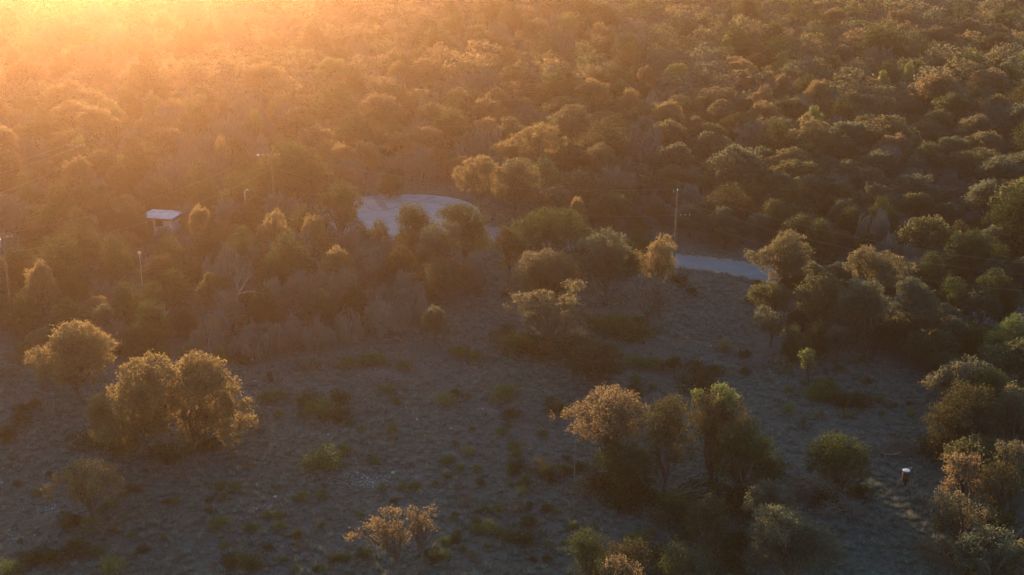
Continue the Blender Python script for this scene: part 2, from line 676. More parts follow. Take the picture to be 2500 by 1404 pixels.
c = mix_rgb(nt, noise(nt, .9), (.048, .058, .047), (.100, .118, .098))
c = mix_rgb(nt, noise(nt, .07), c, (.085, .092, .060))
c = mix_rgb(nt, math_n(nt, 'MULTIPLY', noise(nt, 4.5), .55), c, (.055, .042, .033))
nt.links.new(c, b.inputs['Base Color'])
bp = nt.nodes.new('ShaderNodeBump')
bp.inputs['Strength'].default_value = .5
bp.inputs['Distance'].default_value = .3
nt.links.new(noise(nt, 2.4), bp.inputs['Height'])
nt.links.new(bp.outputs[0], b.inputs['Normal'])
nt.links.new(b.outputs[0], out.inputs[0])
g = obj('ground', mesh_from('ground', np.stack([GX, GY, GZ], -1).reshape(-1, 3), [Fg], None, True), gm)
g['kind'] = 'structure'


def road_mat(name, c0, c1):
    m, nt, out = mat_new(name)
    global tc
    tc = nt.nodes.new('ShaderNodeTexCoord')
    b = nt.nodes.new('ShaderNodeBsdfPrincipled')
    b.inputs['Roughness'].default_value = .8
    c = mix_rgb(nt, noise(nt, .35), c0, c1)
    c = mix_rgb(nt, math_n(nt, 'MULTIPLY', noise(nt, 6.0), .35), c, tuple(v * .6 for v in c0))
    nt.links.new(c, b.inputs['Base Color'])
    nt.links.new(b.outputs[0], out.inputs[0])
    return m


M['road'] = road_mat('worn_chip_seal', (.13, .15, .155), (.19, .205, .21))
M['circle'] = road_mat('pale_caliche_chip_seal', (.22, .24, .25), (.30, .315, .32))
M['marks'] = road_mat('tyre_rubber_on_chip_seal', (.15, .15, .15), (.22, .215, .21))
M['verge'] = road_mat('caliche_shoulder', (.26, .22, .16), (.17, .14, .09))
M['verge'].name = 'caliche_shoulder'


def catmull(P, n=12):
    P = [2 * P[0] - P[1]] + list(P) + [2 * P[-1] - P[-2]]
    out = []
    for i in range(1, len(P) - 2):
        for k in range(n):
            t = k / n
            out.append(.5 * ((2 * P[i]) + (-P[i - 1] + P[i + 1]) * t + (2 * P[i - 1] - 5 * P[i] + 4 * P[i + 1] - P[i + 2]) * t * t
                             + (-P[i - 1] + 3 * P[i] - 3 * P[i + 1] + P[i + 2]) * t ** 3))
    return out + [P[-2]]


def ribbon(path, half, dz, wob=0.0, rng=None, cols=6):
    V = []
    n = len(path)
    for i, p in enumerate(path):
        q = path[min(i + 1, n - 1)] - path[max(i - 1, 0)]
        q = q / np.linalg.norm(q)
        nrm = np.array([-q[1], q[0]])
        for k in range(cols + 1):
            u = (k / cols * 2 - 1) * half
            if wob and k in (0, cols):
                u += rng.normal() * wob
            x, y = p[0] + nrm[0] * u, p[1] + nrm[1] * u
            V.append((x, y, gz(x, y) + dz))
    F = []
    for i in range(n - 1):
        for k in range(cols):
            a = i * (cols + 1) + k
            F.append((a, a + 1, a + cols + 2, a + cols + 1))
    return np.array(V), np.array(F)


rngR = np.random.default_rng(5)
CUL = at(965, 530)[:2]
CUL_R = 12.6
road_px = [(1030, 538), (1110, 550), (1205, 571), (1330, 589), (1500, 612), (1650, 638), (1750, 650), (1840, 665), (2000, 694), (2250, 742), (2600, 815), (3100, 930), (4200, 1200)]
road_path = catmull([at(x, y)[:2] for x, y in road_px])
V, F = ribbon(road_path, 2.0, .042, .07, rngR)
o = obj('road', mesh_from('road', V, [F], None, True), M['road']); o['kind'] = 'structure'
V, F = ribbon(road_path, 3.1, .034, .25, rngR)
o = obj('road_shoulder', mesh_from('road_shoulder', V, [F], None, True), M['verge']); o['kind'] = 'structure'
V, F = [], []
rings, seg = 12, 72
wob = [rngR.normal() * .10 for _ in range(seg)]
for r_ in range(rings + 1):
    for s_ in range(seg):
        a = s_ / seg * 6.28318
        rr = (CUL_R + (wob[s_] if r_ == rings else 0)) * r_ / rings + .001
        x, y = CUL[0] + math.cos(a) * rr, CUL[1] + math.sin(a) * rr
        V.append((x, y, gz(x, y) + .050))
for r_ in range(rings):
    for s_ in range(seg):
        F.append((r_ * seg + s_, r_ * seg + (s_ + 1) % seg, (r_ + 1) * seg + (s_ + 1) % seg, (r_ + 1) * seg + s_))
o = obj('turning_circle', mesh_from('turning_circle', V, [np.array(F)], None, True), M['circle']); o['kind'] = 'structure'
gm2 = Geo()
for pts, hw in (([(917, 474), (925, 489), (938, 505), (944, 514)], .55), ([(893, 507), (930, 515), (980, 518), (1030, 512)], .16),
                ([(944, 514), (985, 500), (1030, 489), (1062, 482)], .2), ([(900, 483), (960, 487), (1040, 492), (1110, 510)], .14),
                ([(990, 478), (1050, 488), (1100, 505)], .12), ([(1150, 530), (1185, 545), (1225, 560)], .16), ([(1170, 552), (1200, 566), (1230, 574)], .16)):
    V, F = ribbon(catmull([at(x, y)[:2] for x, y in pts], 8), hw, .056, hw * .2, rngR, 2)
    gm2.add(V, F)
o = obj('tyre_marks_on_road', gm2.mesh('tyre_marks'), M['marks']); o['kind'] = 'structure'

# ------------------------------------------------------------------ haze
hz = Geo()
hz.box((0, 585, 31), (1960, 1990, 66))
hm, nt, out = mat_new('golden_air')
pv = nt.nodes.new('ShaderNodeVolumePrincipled')
pv.inputs['Color'].default_value = (1.0, .72, .50, 1)
pv.inputs['Density'].default_value = HAZE_DENSITY
pv.inputs['Anisotropy'].default_value = HAZE_G
nt.links.new(pv.outputs[0], out.inputs['Volume'])
haze = obj('haze', hz.mesh('haze'), hm)
haze['kind'] = 'stuff'

# ------------------------------------------------------------------ the hand-placed trees of the clearing and its edge
E = 'live oaks standing in the clearing'
hero('oak', (191, 972), [(205, 828, 46), (165, 818, 34), (240, 842, 38), (150, 862, 36), (95, 868, 26), (80, 890, 20), (205, 880, 46), (125, 905, 32), (250, 880, 26), (178, 800, 22), (160, 925, 26), (215, 925, 26)],
     'oak_gold', 'sunlit golden live oak with a small side lobe, left end of the clearing', 11, .24, group=E)
hero('oak', (352, 1112), [(330, 905, 36), (375, 893, 38), (345, 945, 48), (405, 930, 44), (395, 985, 48), (300, 960, 34), (260, 985, 38), (245, 1020, 30), (345, 1010, 46), (440, 960, 34), (310, 1040, 34), (420, 1030, 40), (360, 1045, 34), (285, 1052, 34), (245, 1048, 28), (320, 1075, 26), (235, 1000, 26)],
     'oak_gold', 'broad golden live oak with pale lower trunk, left of the twin-crowned pair', 12, .36, group=E)
hero('oak', (449, 1092), [(480, 890, 34), (515, 900, 34), (455, 905, 26), (545, 930, 30), (495, 940, 44), (560, 960, 26), (530, 985, 40), (585, 1000, 26), (475, 990, 36), (570, 1035, 30), (510, 1030, 38), (600, 1030, 26), (560, 1062, 30), (470, 1060, 34), (515, 1070, 28), (605, 985, 18)],
     'oak_gold', 'golden live oak with dark leaning trunk, right of the twin-crowned pair', 13, .34, group=E)
hero('oak', (232, 1288), [(205, 1142, 26), (235, 1150, 28), (180, 1160, 24), (260, 1165, 26), (150, 1170, 20), (205, 1180, 30), (285, 1180, 20), (240, 1195, 24), (125, 1198, 17), (118, 1213, 12), (170, 1195, 18), (280, 1200, 20)],
     'oak_gold', 'small sparse orange-tinted oak, lower left of the clearing', 14, .17, 24, .15, group=E, hollow=.3)
hero('oak', (236, 1322), [(335, 1222, 20), (350, 1245, 22), (310, 1240, 20), (365, 1265, 16), (300, 1262, 18), (215, 1295, 22), (240, 1290, 18)],
     'oak_grey', 'thin grey-brown low oak just below the small orange oak', 15, .13, 11, .13, group=E, hollow=.2)
hero('oak', (992, 1404), [(955, 1252, 15), (940, 1250, 12), (920, 1280, 20), (950, 1285, 22), (895, 1292, 18), (870, 1300, 15), (975, 1300, 20), (855, 1312, 10), (935, 1308, 16), (905, 1312, 13), (985, 1318, 14)],
     'oak_rust', 'orange sunlit oak with arching limb, left of the pair at bottom centre', 16, .15, 22, .13, group=E, hollow=.25)
hero('oak', (1031, 1402), [(1015, 1248, 17), (1045, 1250, 15), (1000, 1262, 13), (1025, 1275, 18), (1060, 1282, 15), (1075, 1290, 9), (1040, 1296, 15), (1005, 1292, 13)],
     'oak_rust', 'sparse orange oak with thin dark trunk, right of the pair at bottom centre', 17, .14, 18, .13, group=E, hollow=.25)
hero('oak', (1345, 868), [(1410, 697, 16), (1400, 720, 16), (1385, 735, 18), (1270, 728, 20), (1285, 745, 20), (1322, 722, 18), (1335, 740, 20), (1305, 765, 22), (1240, 758, 13), (1365, 760, 22), (1395, 772, 22), (1425, 770, 18), (1448, 775, 10), (1345, 790, 26), (1300, 795, 22), (1385, 805, 24)],
     'oak_tan', 'spiky many-lobed tan oak with one lobe reaching up, centre of the clearing edge', 18, .24, 24, .16, hollow=.3)
hero('oak', (1338, 768), [(1335, 640, 34), (1300, 640, 30), (1370, 645, 32), (1285, 668, 30), (1390, 670, 30), (1335, 675, 42), (1305, 700, 30), (1375, 705, 30), (1340, 718, 28), (1272, 685, 20), (1405, 690, 18)],
     'oak_tan', 'smooth round dome-shaped oak with sunlit cap, behind the spiky tan oak', 19, .26, 34, .15, hollow=.6)
hero('juniper', (1462, 955), [(1450, 850, 24), (1420, 865, 24), (1485, 862, 22), (1510, 880, 18), (1400, 890, 20), (1450, 890, 32), (1490, 905, 22), (1420, 915, 22), (1465, 925, 22), (1515, 900, 14)],
     'juniper_brown', 'brownish rounded juniper in front of the spiky tan oak', 20, .18, 26, .15, spiky=.35)
hero('oak', (1492, 1160), [(1460, 972, 26), (1500, 965, 28), (1530, 980, 30), (1480, 1000, 40), (1555, 1005, 30), (1425, 1000, 26), (1400, 1012, 22), (1385, 1012, 14), (1350, 1016, 7), (1440, 1040, 34), (1510, 1045, 40), (1560, 1040, 28), (1410, 1045, 22), (1475, 1070, 32), (1545, 1070, 24), (1425, 1070, 16)],
     'oak_rust', 'large rusty orange oak with ragged left side, right of centre in the clearing', 21, .3, 17, .15, hollow=.25)
hero('juniper', (1625, 1215), [(1625, 995, 24), (1650, 985, 22), (1605, 1020, 26), (1660, 1020, 28), (1630, 1050, 34), (1600, 1080, 28), (1665, 1075, 30), (1630, 1110, 34), (1590, 1120, 24), (1670, 1120, 26)],
     'juniper_brown', 'tall reddish-brown juniper touching the large rusty oak on its right', 22, .22, 20, .15, spiky=.3, hollow=.35)
hero('elm', (1745, 1180), [(1772, 952, 16), (1752, 948, 11), (1788, 962, 12), (1770, 972, 16), (1702, 960, 13), (1697, 972, 10)],
     'spring', 'bright yellow-green leafy top glowing above the brown junipers', 23, .12, 30, .14, hollow=.4)
hero('juniper', (1730, 1190), [(1715, 985, 22), (1740, 990, 26), (1770, 995, 24), (1800, 1005, 22), (1720, 1025, 28), (1760, 1035, 30), (1805, 1040, 26), (1725, 1070, 28), (1770, 1085, 30), (1820, 1030, 16), (1740, 1120, 30)],
     'juniper_brown', 'broad brown juniper right below the glowing yellow-green top', 24, .24, 20, .15, spiky=.3, hollow=.35)
hero('juniper', (1795, 1235), [(1790, 1062, 26), (1825, 1050, 22), (1845, 1080, 24), (1800, 1095, 30), (1850, 1110, 26), (1870, 1090, 16), (1765, 1110, 26), (1820, 1140, 32), (1780, 1160, 30), (1855, 1150, 22)],
     'juniper', 'dark green spreading juniper, right side of the brown juniper clump', 25, .22, 28, .15, spiky=.4)
hero('juniper', (1878, 1225), [(1850, 1118, 16), (1885, 1122, 20), (1905, 1145, 18), (1870, 1150, 22), (1900, 1170, 18), (1850, 1175, 20)],
     'juniper', 'small dark juniper at the right foot of the brown juniper clump', 26, .15, 30, .14, spiky=.4)
hero('juniper', (1530, 1215), [(1500, 1110, 24), (1540, 1105, 24), (1570, 1125, 24), (1515, 1145, 28), (1560, 1160, 26), (1480, 1140, 20), (1530, 1180, 20), (1590, 1160, 20)],
     'juniper', 'low very dark juniper beneath the large rusty oak', 27, .15, 28, .14, spiky=.3)
hero('elm', (1452, 1185), [(1462, 1108, 9), (1455, 1122, 12), (1468, 1128, 10), (1446, 1132, 9), (1462, 1142, 10)],
     'spring', 'little yellow-green sapling in front of the large rusty oak', 28, .06, 30, .12, hollow=.2)
hero('juniper', (2050, 1225), [(2022, 1078, 14), (2040, 1088, 24), (2000, 1095, 22), (2075, 1095, 20), (2105, 1105, 14), (2030, 1115, 34), (1985, 1118, 20), (2080, 1125, 28), (2110, 1130, 16), (2000, 1145, 26), (2055, 1155, 32), (2100, 1160, 22), (2060, 1190, 26)],
     'juniper', 'golden-topped dark juniper standing alone left of the drum on legs', 29, .24, 28, .15, spiky=.5)
hero('oak', (1935, 1440), [(1870, 1258, 26), (1905, 1258, 26), (1935, 1275, 30), (1970, 1290, 30), (1860, 1290, 30), (1905, 1305, 42), (1960, 1325, 40), (2005, 1320, 34), (2035, 1345, 28), (1870, 1340, 40), (1925, 1365, 44), (1990, 1370, 40), (1850, 1370, 28), (2045, 1370, 20)],
     'oak_grey', 'big grey-green dome oak at the bottom edge, right of centre', 30, .34, 28, .14, hollow=.55)
hero('oak', (1880, 1345), [(1870, 1190, 20), (1850, 1210, 24), (1895, 1208, 24), (1925, 1225, 16), (1870, 1235, 34), (1835, 1235, 20), (1915, 1250, 22)],
     'oak_grey', 'smaller grey-green oak peeking over the big grey-green dome', 31, .2, 28, .14, hollow=.55)
hero('juniper', (1436, 1425), [(1435, 1318, 22), (1415, 1330, 20), (1458, 1328, 18), (1405, 1350, 18), (1440, 1355, 30), (1465, 1370, 22), (1425, 1385, 24)],
     'juniper', 'small olive juniper at the bottom edge, leftmost of the bottom row', 32, .15, 28, .13, spiky=.4)
hero('juniper', (1548, 1430), [(1545, 1328, 16), (1530, 1345, 17), (1560, 1345, 16), (1490, 1350, 17), (1545, 1370, 24), (1505, 1370, 18)],
     'juniper_brown', 'two-headed olive-brown juniper, second in the bottom row', 33, .14, 26, .13, spiky=.4)
hero('oak', (1522, 1500), [(1495, 1372, 16), (1520, 1372, 18), (1545, 1382, 16), (1480, 1392, 16), (1512, 1398, 26), (1550, 1404, 20), (1530, 1430, 26)],
     'oak_rust', 'bright orange leafy crown cut by the bottom edge', 34, .2, 26, .13)
hero('juniper', (1722, 1390), [(1730, 1228, 18), (1712, 1235, 18), (1765, 1235, 10), (1700, 1255, 24), (1745, 1258, 28), (1720, 1285, 34), (1760, 1290, 22), (1690, 1300, 24), (1740, 1325, 32), (1700, 1335, 24)],
     'juniper_brown', 'tall reddish-brown juniper left of the grey-green dome oak', 35, .2, 22, .14, spiky=.4)
hero('juniper', (1662, 1470), [(1660, 1338, 14), (1650, 1355, 18), (1680, 1365, 20), (1635, 1378, 22), (1665, 1390, 28), (1710, 1360, 22), (1720, 1390, 26), (1700, 1415, 28)],
     'juniper', 'spiky olive juniper at the bottom edge, below the reddish juniper', 36, .17, 24, .13, spiky=.6)
# right edge
hero('oak', (2330, 1050), [(2335, 900, 20), (2375, 903, 20), (2275, 930, 18), (2300, 918, 18), (2262, 938, 13), (2345, 925, 26), (2300, 945, 24), (2320, 965, 22), (2385, 925, 20)],
     'oak_tan', 'flat-topped tan oak with sunlit left rim, upper right of the clearing', 37, .24, 24, .15)
hero('oak', (2455, 1010), [(2455, 918, 13), (2470, 925, 13), (2440, 930, 16), (2485, 940, 18), (2460, 950, 24)],
     'oak_tan', 'small pale sunlit oak top near the right edge, behind a dark juniper', 38, .18, 26, .14)
hero('juniper', (2400, 1060), [(2415, 915, 16), (2430, 925, 20), (2400, 935, 24), (2440, 950, 26), (2470, 960, 24), (2410, 965, 28), (2375, 960, 22)],
     'juniper', 'dark green juniper between the two sunlit tops near the right edge', 39, .22, 28, .15, spiky=.4)
hero('juniper', (2385, 1120), [(2345, 950, 18), (2400, 960, 18), (2370, 975, 28), (2330, 990, 26), (2300, 1010, 26), (2280, 1030, 20), (2350, 1020, 36), (2400, 1010, 28), (2310, 1055, 34), (2370, 1065, 38), (2420, 1050, 30), (2300, 1085, 26), (2350, 1095, 30)],
     'juniper_brown', 'large dusky brown-green juniper on the right edge of the clearing', 40, .26, 24, .15, spiky=.4)
hero('oak', (2470, 1110), [(2470, 960, 22), (2455, 990, 26), (2490, 985, 24), (2465, 1020, 28), (2495, 1030, 24), (2450, 1045, 22)],
     'oak_tan', 'dim tan oak at the right edge beside the dusky juniper', 41, .22, 22, .15)
hero('oak', (2365, 1275), [(2325, 1118, 17), (2345, 1125, 20), (2320, 1140, 18), (2375, 1120, 18), (2350, 1150, 26), (2390, 1145, 24), (2380, 1175, 26), (2330, 1175, 18), (2310, 1185, 15)],
     'oak_rust', 'pinkish-tan oak right of the drum on legs, upper of two', 42, .22, 24, .14)
hero('oak', (2480, 1260), [(2480, 1082, 14), (2460, 1092, 14), (2445, 1088, 11), (2490, 1100, 16), (2450, 1112, 16), (2480, 1128, 18), (2455, 1135, 14)],
     'oak_tan', 'pale sunlit drooping oak at the right edge with dark gap below', 43, .2, 28, .13)
hero('juniper', (2440, 1290), [(2430, 1150, 22), (2470, 1155, 24), (2400, 1170, 20), (2440, 1185, 32), (2485, 1190, 28), (2410, 1210, 28), (2460, 1225, 34)],
     'juniper_brown', 'shaded brown juniper under the pale drooping oak', 44, .2, 22, .14, spiky=.3)
hero('oak', (2350, 1360), [(2300, 1218, 18), (2335, 1218, 20), (2285, 1232, 14), (2320, 1245, 26), (2365, 1235, 18), (2350, 1265, 26), (2400, 1255, 20), (2425, 1255, 14), (2300, 1265, 22), (2380, 1285, 24)],
     'oak_tan', 'tan-green oak right of the drum on legs, lower of two', 45, .2, 26, .14)
hero('oak', (2420, 1450), [(2400, 1305, 26), (2440, 1310, 28), (2370, 1325, 26), (2420, 1345, 36), (2465, 1350, 30), (2380, 1375, 32), (2440, 1390, 34), (2340, 1350, 20)],
     'oak_grey', 'shaded grey-green oak in the bottom right corner', 46, .26, 24, .14)
hero('oak', (2500, 1460), [(2490, 1332, 16), (2480, 1350, 14), (2500, 1360, 20), (2485, 1385, 18)],
     'oak_tan', 'tan tuft of an oak cut by the bottom right corner', 47, .18, 26, .14)
# right middle cluster by the road
hero('oak', (1905, 745), [(1925, 580, 22), (1945, 590, 20), (1900, 600, 20), (1965, 610, 18), (1875, 620, 22), (1920, 625, 32), (1835, 625, 16), (1855, 635, 18), (1955, 635, 24), (1880, 650, 24), (1925, 660, 28), (1890, 678, 18), (1955, 665, 20)],
     'oak_tan', 'sunlit golden-tan oak beside the right end of the visible road', 48, .28, 28, .15, hollow=.4)
hero('oak', (2140, 770), [(2115, 615, 18), (2095, 630, 20), (2130, 635, 22), (2165, 630, 18), (2195, 640, 17), (2150, 655, 26), (2110, 665, 26), (2190, 665, 22), (2080, 650, 18), (2225, 655, 14), (2150, 690, 28), (2205, 690, 22)],
     'oak_tan', 'wide tan oak with sunlit crest, right of the oak beside the road', 49, .28, 26, .15, hollow=.4)
hero('oak', (2245, 850), [(2225, 690, 18), (2205, 700, 15), (2210, 715, 16), (2240, 712, 20), (2265, 715, 14), (2270, 740, 20), (2230, 745, 32), (2190, 745, 22), (2285, 765, 16), (2250, 785, 28), (2210, 785, 26), (2280, 800, 18)],
     'oak_grey', 'grey-green oak with small sunlit crown tip above the ladder', 50, .28, 26, .15)
hero('oak', (2115, 860), [(2090, 700, 24), (2130, 708, 24), (2070, 725, 22), (2110, 735, 34), (2150, 740, 26), (2060, 755, 20), (2090, 770, 32), (2140, 780, 30), (2050, 785, 18), (2110, 810, 28), (2155, 815, 22)],
     'oak_grey', 'dark grey-green oak left of the ladder', 51, .28, 26, .15)
hero('oak', (2000, 830), [(1990, 690, 22), (2020, 685, 22), (1965, 710, 22), (2005, 720, 30), (2035, 715, 24), (1985, 750, 28), (2025, 755, 26), (1960, 745, 18), (2000, 785, 26)],
     'oak', 'dark oak behind the bleached curved branch', 52, .26, 24, .15)
hero('oak', (1885, 845), [(1862, 762, 18), (1880, 775, 16), (1905, 782, 16), (1870, 795, 20), (1895, 805, 20), (1850, 775, 12)],
     'oak_grey', 'low round grey-green oak left of the bleached curved branch', 53, .14, 30, .14)
hero('oak', (1860, 790), [(1850, 708, 18), (1875, 705, 18), (1840, 725, 14), (1865, 735, 22), (1890, 730, 18)],
     'oak', 'dim olive oak below the sunlit oak beside the road', 54, .16, 28, .14)
hero('juniper', (2370, 700), [(2345, 585, 20), (2380, 578, 22), (2415, 590, 20), (2330, 610, 24), (2375, 615, 32), (2425, 620, 26), (2350, 645, 28), (2400, 650, 30)],
     'juniper', 'dark juniper mass near the right edge above the ladder oak', 55, .22, 24, .16)
hero('elm', (2440, 790), [(2430, 672, 18), (2405, 690, 18), (2450, 690, 20), (2430, 715, 28), (2470, 725, 26), (2400, 730, 22), (2440, 755, 28)],
     'juniper', 'tall deep-green leafy tree at the right edge, middle height', 56, .2, 28, .15)
hero('elm', (2470, 910), [(2475, 785, 22), (2450, 800, 20), (2495, 790, 20), (2430, 825, 24), (2475, 830, 32), (2410, 850, 20), (2450, 865, 28), (2490, 870, 26)],
     'shrub', 'soft green willowy tree at the right edge above the clearing', 57, .2, 16, .15, hollow=.2)
# by the pole and the middle
hero('oak', (1612, 770), [(1620, 590, 20), (1635, 605, 16), (1600, 610, 18), (1590, 635, 20), (1620, 640, 26), (1560, 628, 11), (1553, 618, 7), (1638, 640, 14), (1580, 660, 18), (1610, 670, 22), (1570, 648, 12)],
     'oak_gold', 'pale golden sunlit oak just left of the brown utility pole', 58, .2, 28, .14, hollow=.35)
hero('bare', (1580, 800), [(1560, 690, 24), (1600, 695, 26), (1630, 705, 18), (1540, 710, 22), (1580, 725, 30), (1620, 735, 24), (1550, 750, 22)],
     'twig', 'grey leafless thicket tree below the pale golden oak', 59, .16, 12, .16, hollow=.1)
hero('oak', (1480, 745), [(1480, 575, 20), (1510, 585, 18), (1455, 590, 22), (1495, 610, 30), (1525, 615, 18), (1460, 630, 28), (1500, 645, 28), (1430, 600, 20), (1430, 640, 22), (1475, 665, 26)],
     'oak_grey', 'grey-green spreading oak right of the smooth dome oak', 60, .26, 26, .15)
hero('juniper', (1330, 690), [(1300, 540, 20), (1335, 530, 22), (1375, 528, 20), (1400, 535, 18), (1270, 560, 22), (1310, 570, 32), (1360, 565, 32), (1405, 560, 24), (1430, 575, 18), (1245, 575, 16), (1285, 605, 30), (1340, 605, 30), (1255, 600, 20), (1395, 600, 24)],
     'juniper', 'broad dark juniper crowding the road left of the grey-green oak', 61, .28, 28, .16, spiky=.4)
hero('elm', (1392, 640), [(1385, 530, 13), (1402, 532, 12), (1415, 540, 10), (1395, 545, 14)],
     'spring', 'yellow-green leafy tip on top of the broad dark juniper', 62, .1, 26, .15)
hero('juniper', (1245, 685), [(1232, 565, 10), (1225, 580, 12), (1250, 580, 14), (1228, 605, 18), (1255, 615, 20), (1240, 640, 20)],
     'juniper_brown', 'narrow brown-green juniper right of the grassy gap at the road', 63, .15, 26, .15, spiky=.4)
hero('juniper', (1130, 655), [(1100, 520, 18), (1130, 518, 20), (1155, 522, 16), (1170, 540, 16), (1120, 545, 26), (1160, 565, 24), (1180, 575, 14), (1185, 600, 14), (1130, 580, 28), (1165, 600, 24), (1080, 525, 14)],
     'juniper', 'dark rounded juniper in front of the turning circle, right one', 64, .24, 32, .15, spiky=.5)
hero('juniper', (1010, 640), [(990, 512, 10), (1015, 510, 11), (1000, 530, 18), (1025, 530, 17), (985, 545, 17), (1010, 555, 24), (1040, 550, 16), (985, 575, 18), (1020, 585, 22)],
     'juniper', 'dark pointed juniper in front of the turning circle, left one', 65, .2, 30, .15, spiky=.6)
hero('juniper', (1085, 690), [(1080, 555, 20), (1110, 560, 18), (1055, 565, 18), (1040, 585, 16), (1085, 590, 28), (1050, 610, 20), (1120, 600, 18), (1080, 630, 24), (1025, 605, 12)],
     'oak_grey', 'soft grey-olive bush-like tree in front of the two dark junipers', 66, .2, 26, .15)
hero('juniper', (1075, 745), [(1070, 655, 18), (1050, 662, 14), (1095, 665, 16), (1070, 685, 24), (1105, 695, 16), (1050, 700, 16)],
     'oak', 'low olive tree at the head of the grassy gap, left side', 67, .14, 26, .14)
hero('juniper', (835, 605), [(835, 460, 16), (815, 472, 18), (855, 475, 18), (790, 490, 18), (835, 495, 26), (868, 495, 15), (880, 505, 9), (800, 515, 22), (850, 525, 20), (780, 535, 20), (820, 545, 26)],
     'juniper', 'olive juniper overlapping the left end of the turning circle', 68, .22, 26, .16, spiky=.3, hollow=.35)
hero('juniper', (735, 500), [(710, 372, 20), (745, 380, 22), (690, 395, 22), (775, 405, 20), (725, 410, 36), (765, 430, 30), (680, 430, 26), (800, 435, 18), (720, 455, 34), (650, 445, 20), (780, 460, 24)],
     'juniper', 'large golden-olive juniper right of the twin-lamp pole', 69, .28, 26, .17, spiky=.3)
hero('oak', (1180, 525), [(1150, 400, 18), (1180, 395, 20), (1125, 420, 16), (1112, 432, 10), (1160, 425, 26), (1200, 415, 22), (1135, 450, 18), (1185, 450, 28)],
     'oak_gold', 'orange-lit oak behind the turning circle, leftmost of three', 70, .24, 28, .16, hollow=.4)
hero('oak', (1265, 530), [(1250, 405, 20), (1275, 400, 20), (1230, 425, 20), (1300, 420, 18), (1265, 440, 30), (1310, 445, 18), (1235, 465, 24), (1290, 470, 26)],
     'oak_tan', 'tan oak behind the turning circle, right of the orange-lit one', 71, .24, 28, .16, hollow=.4)
hero('oak', (1310, 450), [(1290, 325, 16), (1320, 315, 18), (1260, 335, 14), (1245, 350, 12), (1345, 320, 18), (1300, 350, 26), (1340, 355, 26), (1370, 345, 16), (1285, 375, 20), (1330, 385, 24)],
     'oak_gold', 'wide-spreading golden oak, further back behind the tan oak', 72, .24, 24, .17, hollow=.3)
hero('oak', (1470, 460), [(1465, 362, 15), (1445, 375, 16), (1485, 375, 16), (1430, 388, 12), (1465, 395, 24), (1500, 395, 14), (1450, 415, 20)],
     'oak_tan', 'tan oak with a pointed sunlit top left of the bleached Y-shaped snag', 73, .22, 26, .16)
# grey brush along the left edge of the clearing
for i, (cx, cyy, w, h, lab) in enumerate([(676, 760, 90, 85, 'grey leafless tree with a rounded fan of twigs'), (742, 765, 130, 110, 'broad pale-grey leafless tree, right of the fan-shaped one'),
                                          (820, 760, 120, 115, 'tall pinkish-grey leafless tree near the end of the thicket'), (505, 870, 110, 85, 'low drooping grey brush at the thicket foot, left'),
                                          (610, 868, 120, 85, 'low drooping grey brush at the thicket foot, middle'), (700, 850, 110, 80, 'grey drooping brush behind the prickly pears, left'),
                                          (775, 848, 100, 80, 'grey drooping brush behind the prickly pears, middle'), (850, 830, 100, 72, 'grey drooping brush behind the prickly pears, right'),
                                          (960, 800, 110, 75, 'grey brush left of the grassy gap, nearest the grass'), (905, 700, 120, 100, 'grey-pink leafless tree above the brush line'),
                                          (985, 740, 110, 80, 'grey-brown leafless tree beside the grassy gap'), (870, 640, 110, 80, 'pinkish leafless tree below the turning circle, left'),
                                          (945, 655, 100, 75, 'pinkish leafless tree below the turning circle, right'), (1030, 790, 90, 70, 'low grey brush at the mouth of the grassy gap'),
                                          (560, 800, 120, 100, 'tangled grey leafless tree behind the bleached snags')]):
    B = ground(cx, cyy)
    s = proj(B)[2]
    put_tree('bare', (0, 0, 1, 2, 3, 2, 3, 2, 2, 4, 1, 0, 4, 3, 1)[i], B, w / s, h / s / .93, i * 1.7, 'twig', lab, 'grey leafless trees and brush by the clearing', 'pale_wood')
    FOOT.append((B[0], B[1], w / s * .32))
    HERO_BOX.append((cx - w * .3, cyy - h * .9, cx + w * .3, cyy - h * .6, cyy))

# ------------------------------------------------------------------ middle-distance trees read off the photo: (kind, leaf, x, top y, width)
USED = {}


def where(px, py):
    return "%d%% across and %d%% down" % (round(px / 25), round(py / 14.04))


def unique(lab, px, py):
    l = "%s, %s" % (lab, where(px, py))
    if l in USED:
        l = "%s, %.1f%% across and %.1f%% down" % (lab.split(' in the ')[0], px / 25, py / 14.04)
    USED[l] = 1
    return l


LOOK = {'oak': 'olive live oak', 'oak_tan': 'tan-tinted live oak', 'oak_grey': 'grey-green live oak', 'oak_gold': 'golden live oak', 'oak_rust': 'rust-tinted live oak',
        'juniper': 'dark green juniper', 'juniper_brown': 'brownish juniper', 'spring': 'bright spring-green tree', 'twig': 'grey leafless tree'}


def wood(px, py):
    if px < 800 and py > 600:
        return 'in the wood left of the clearing'
    if px < 900 and py > 300:
        return 'in the wood around the white house'
    if px > 1400 and py > 440:
        return 'in the wood beyond the road'
    if px < 900:
        return 'in the glowing wood'
    return 'in the far wood'


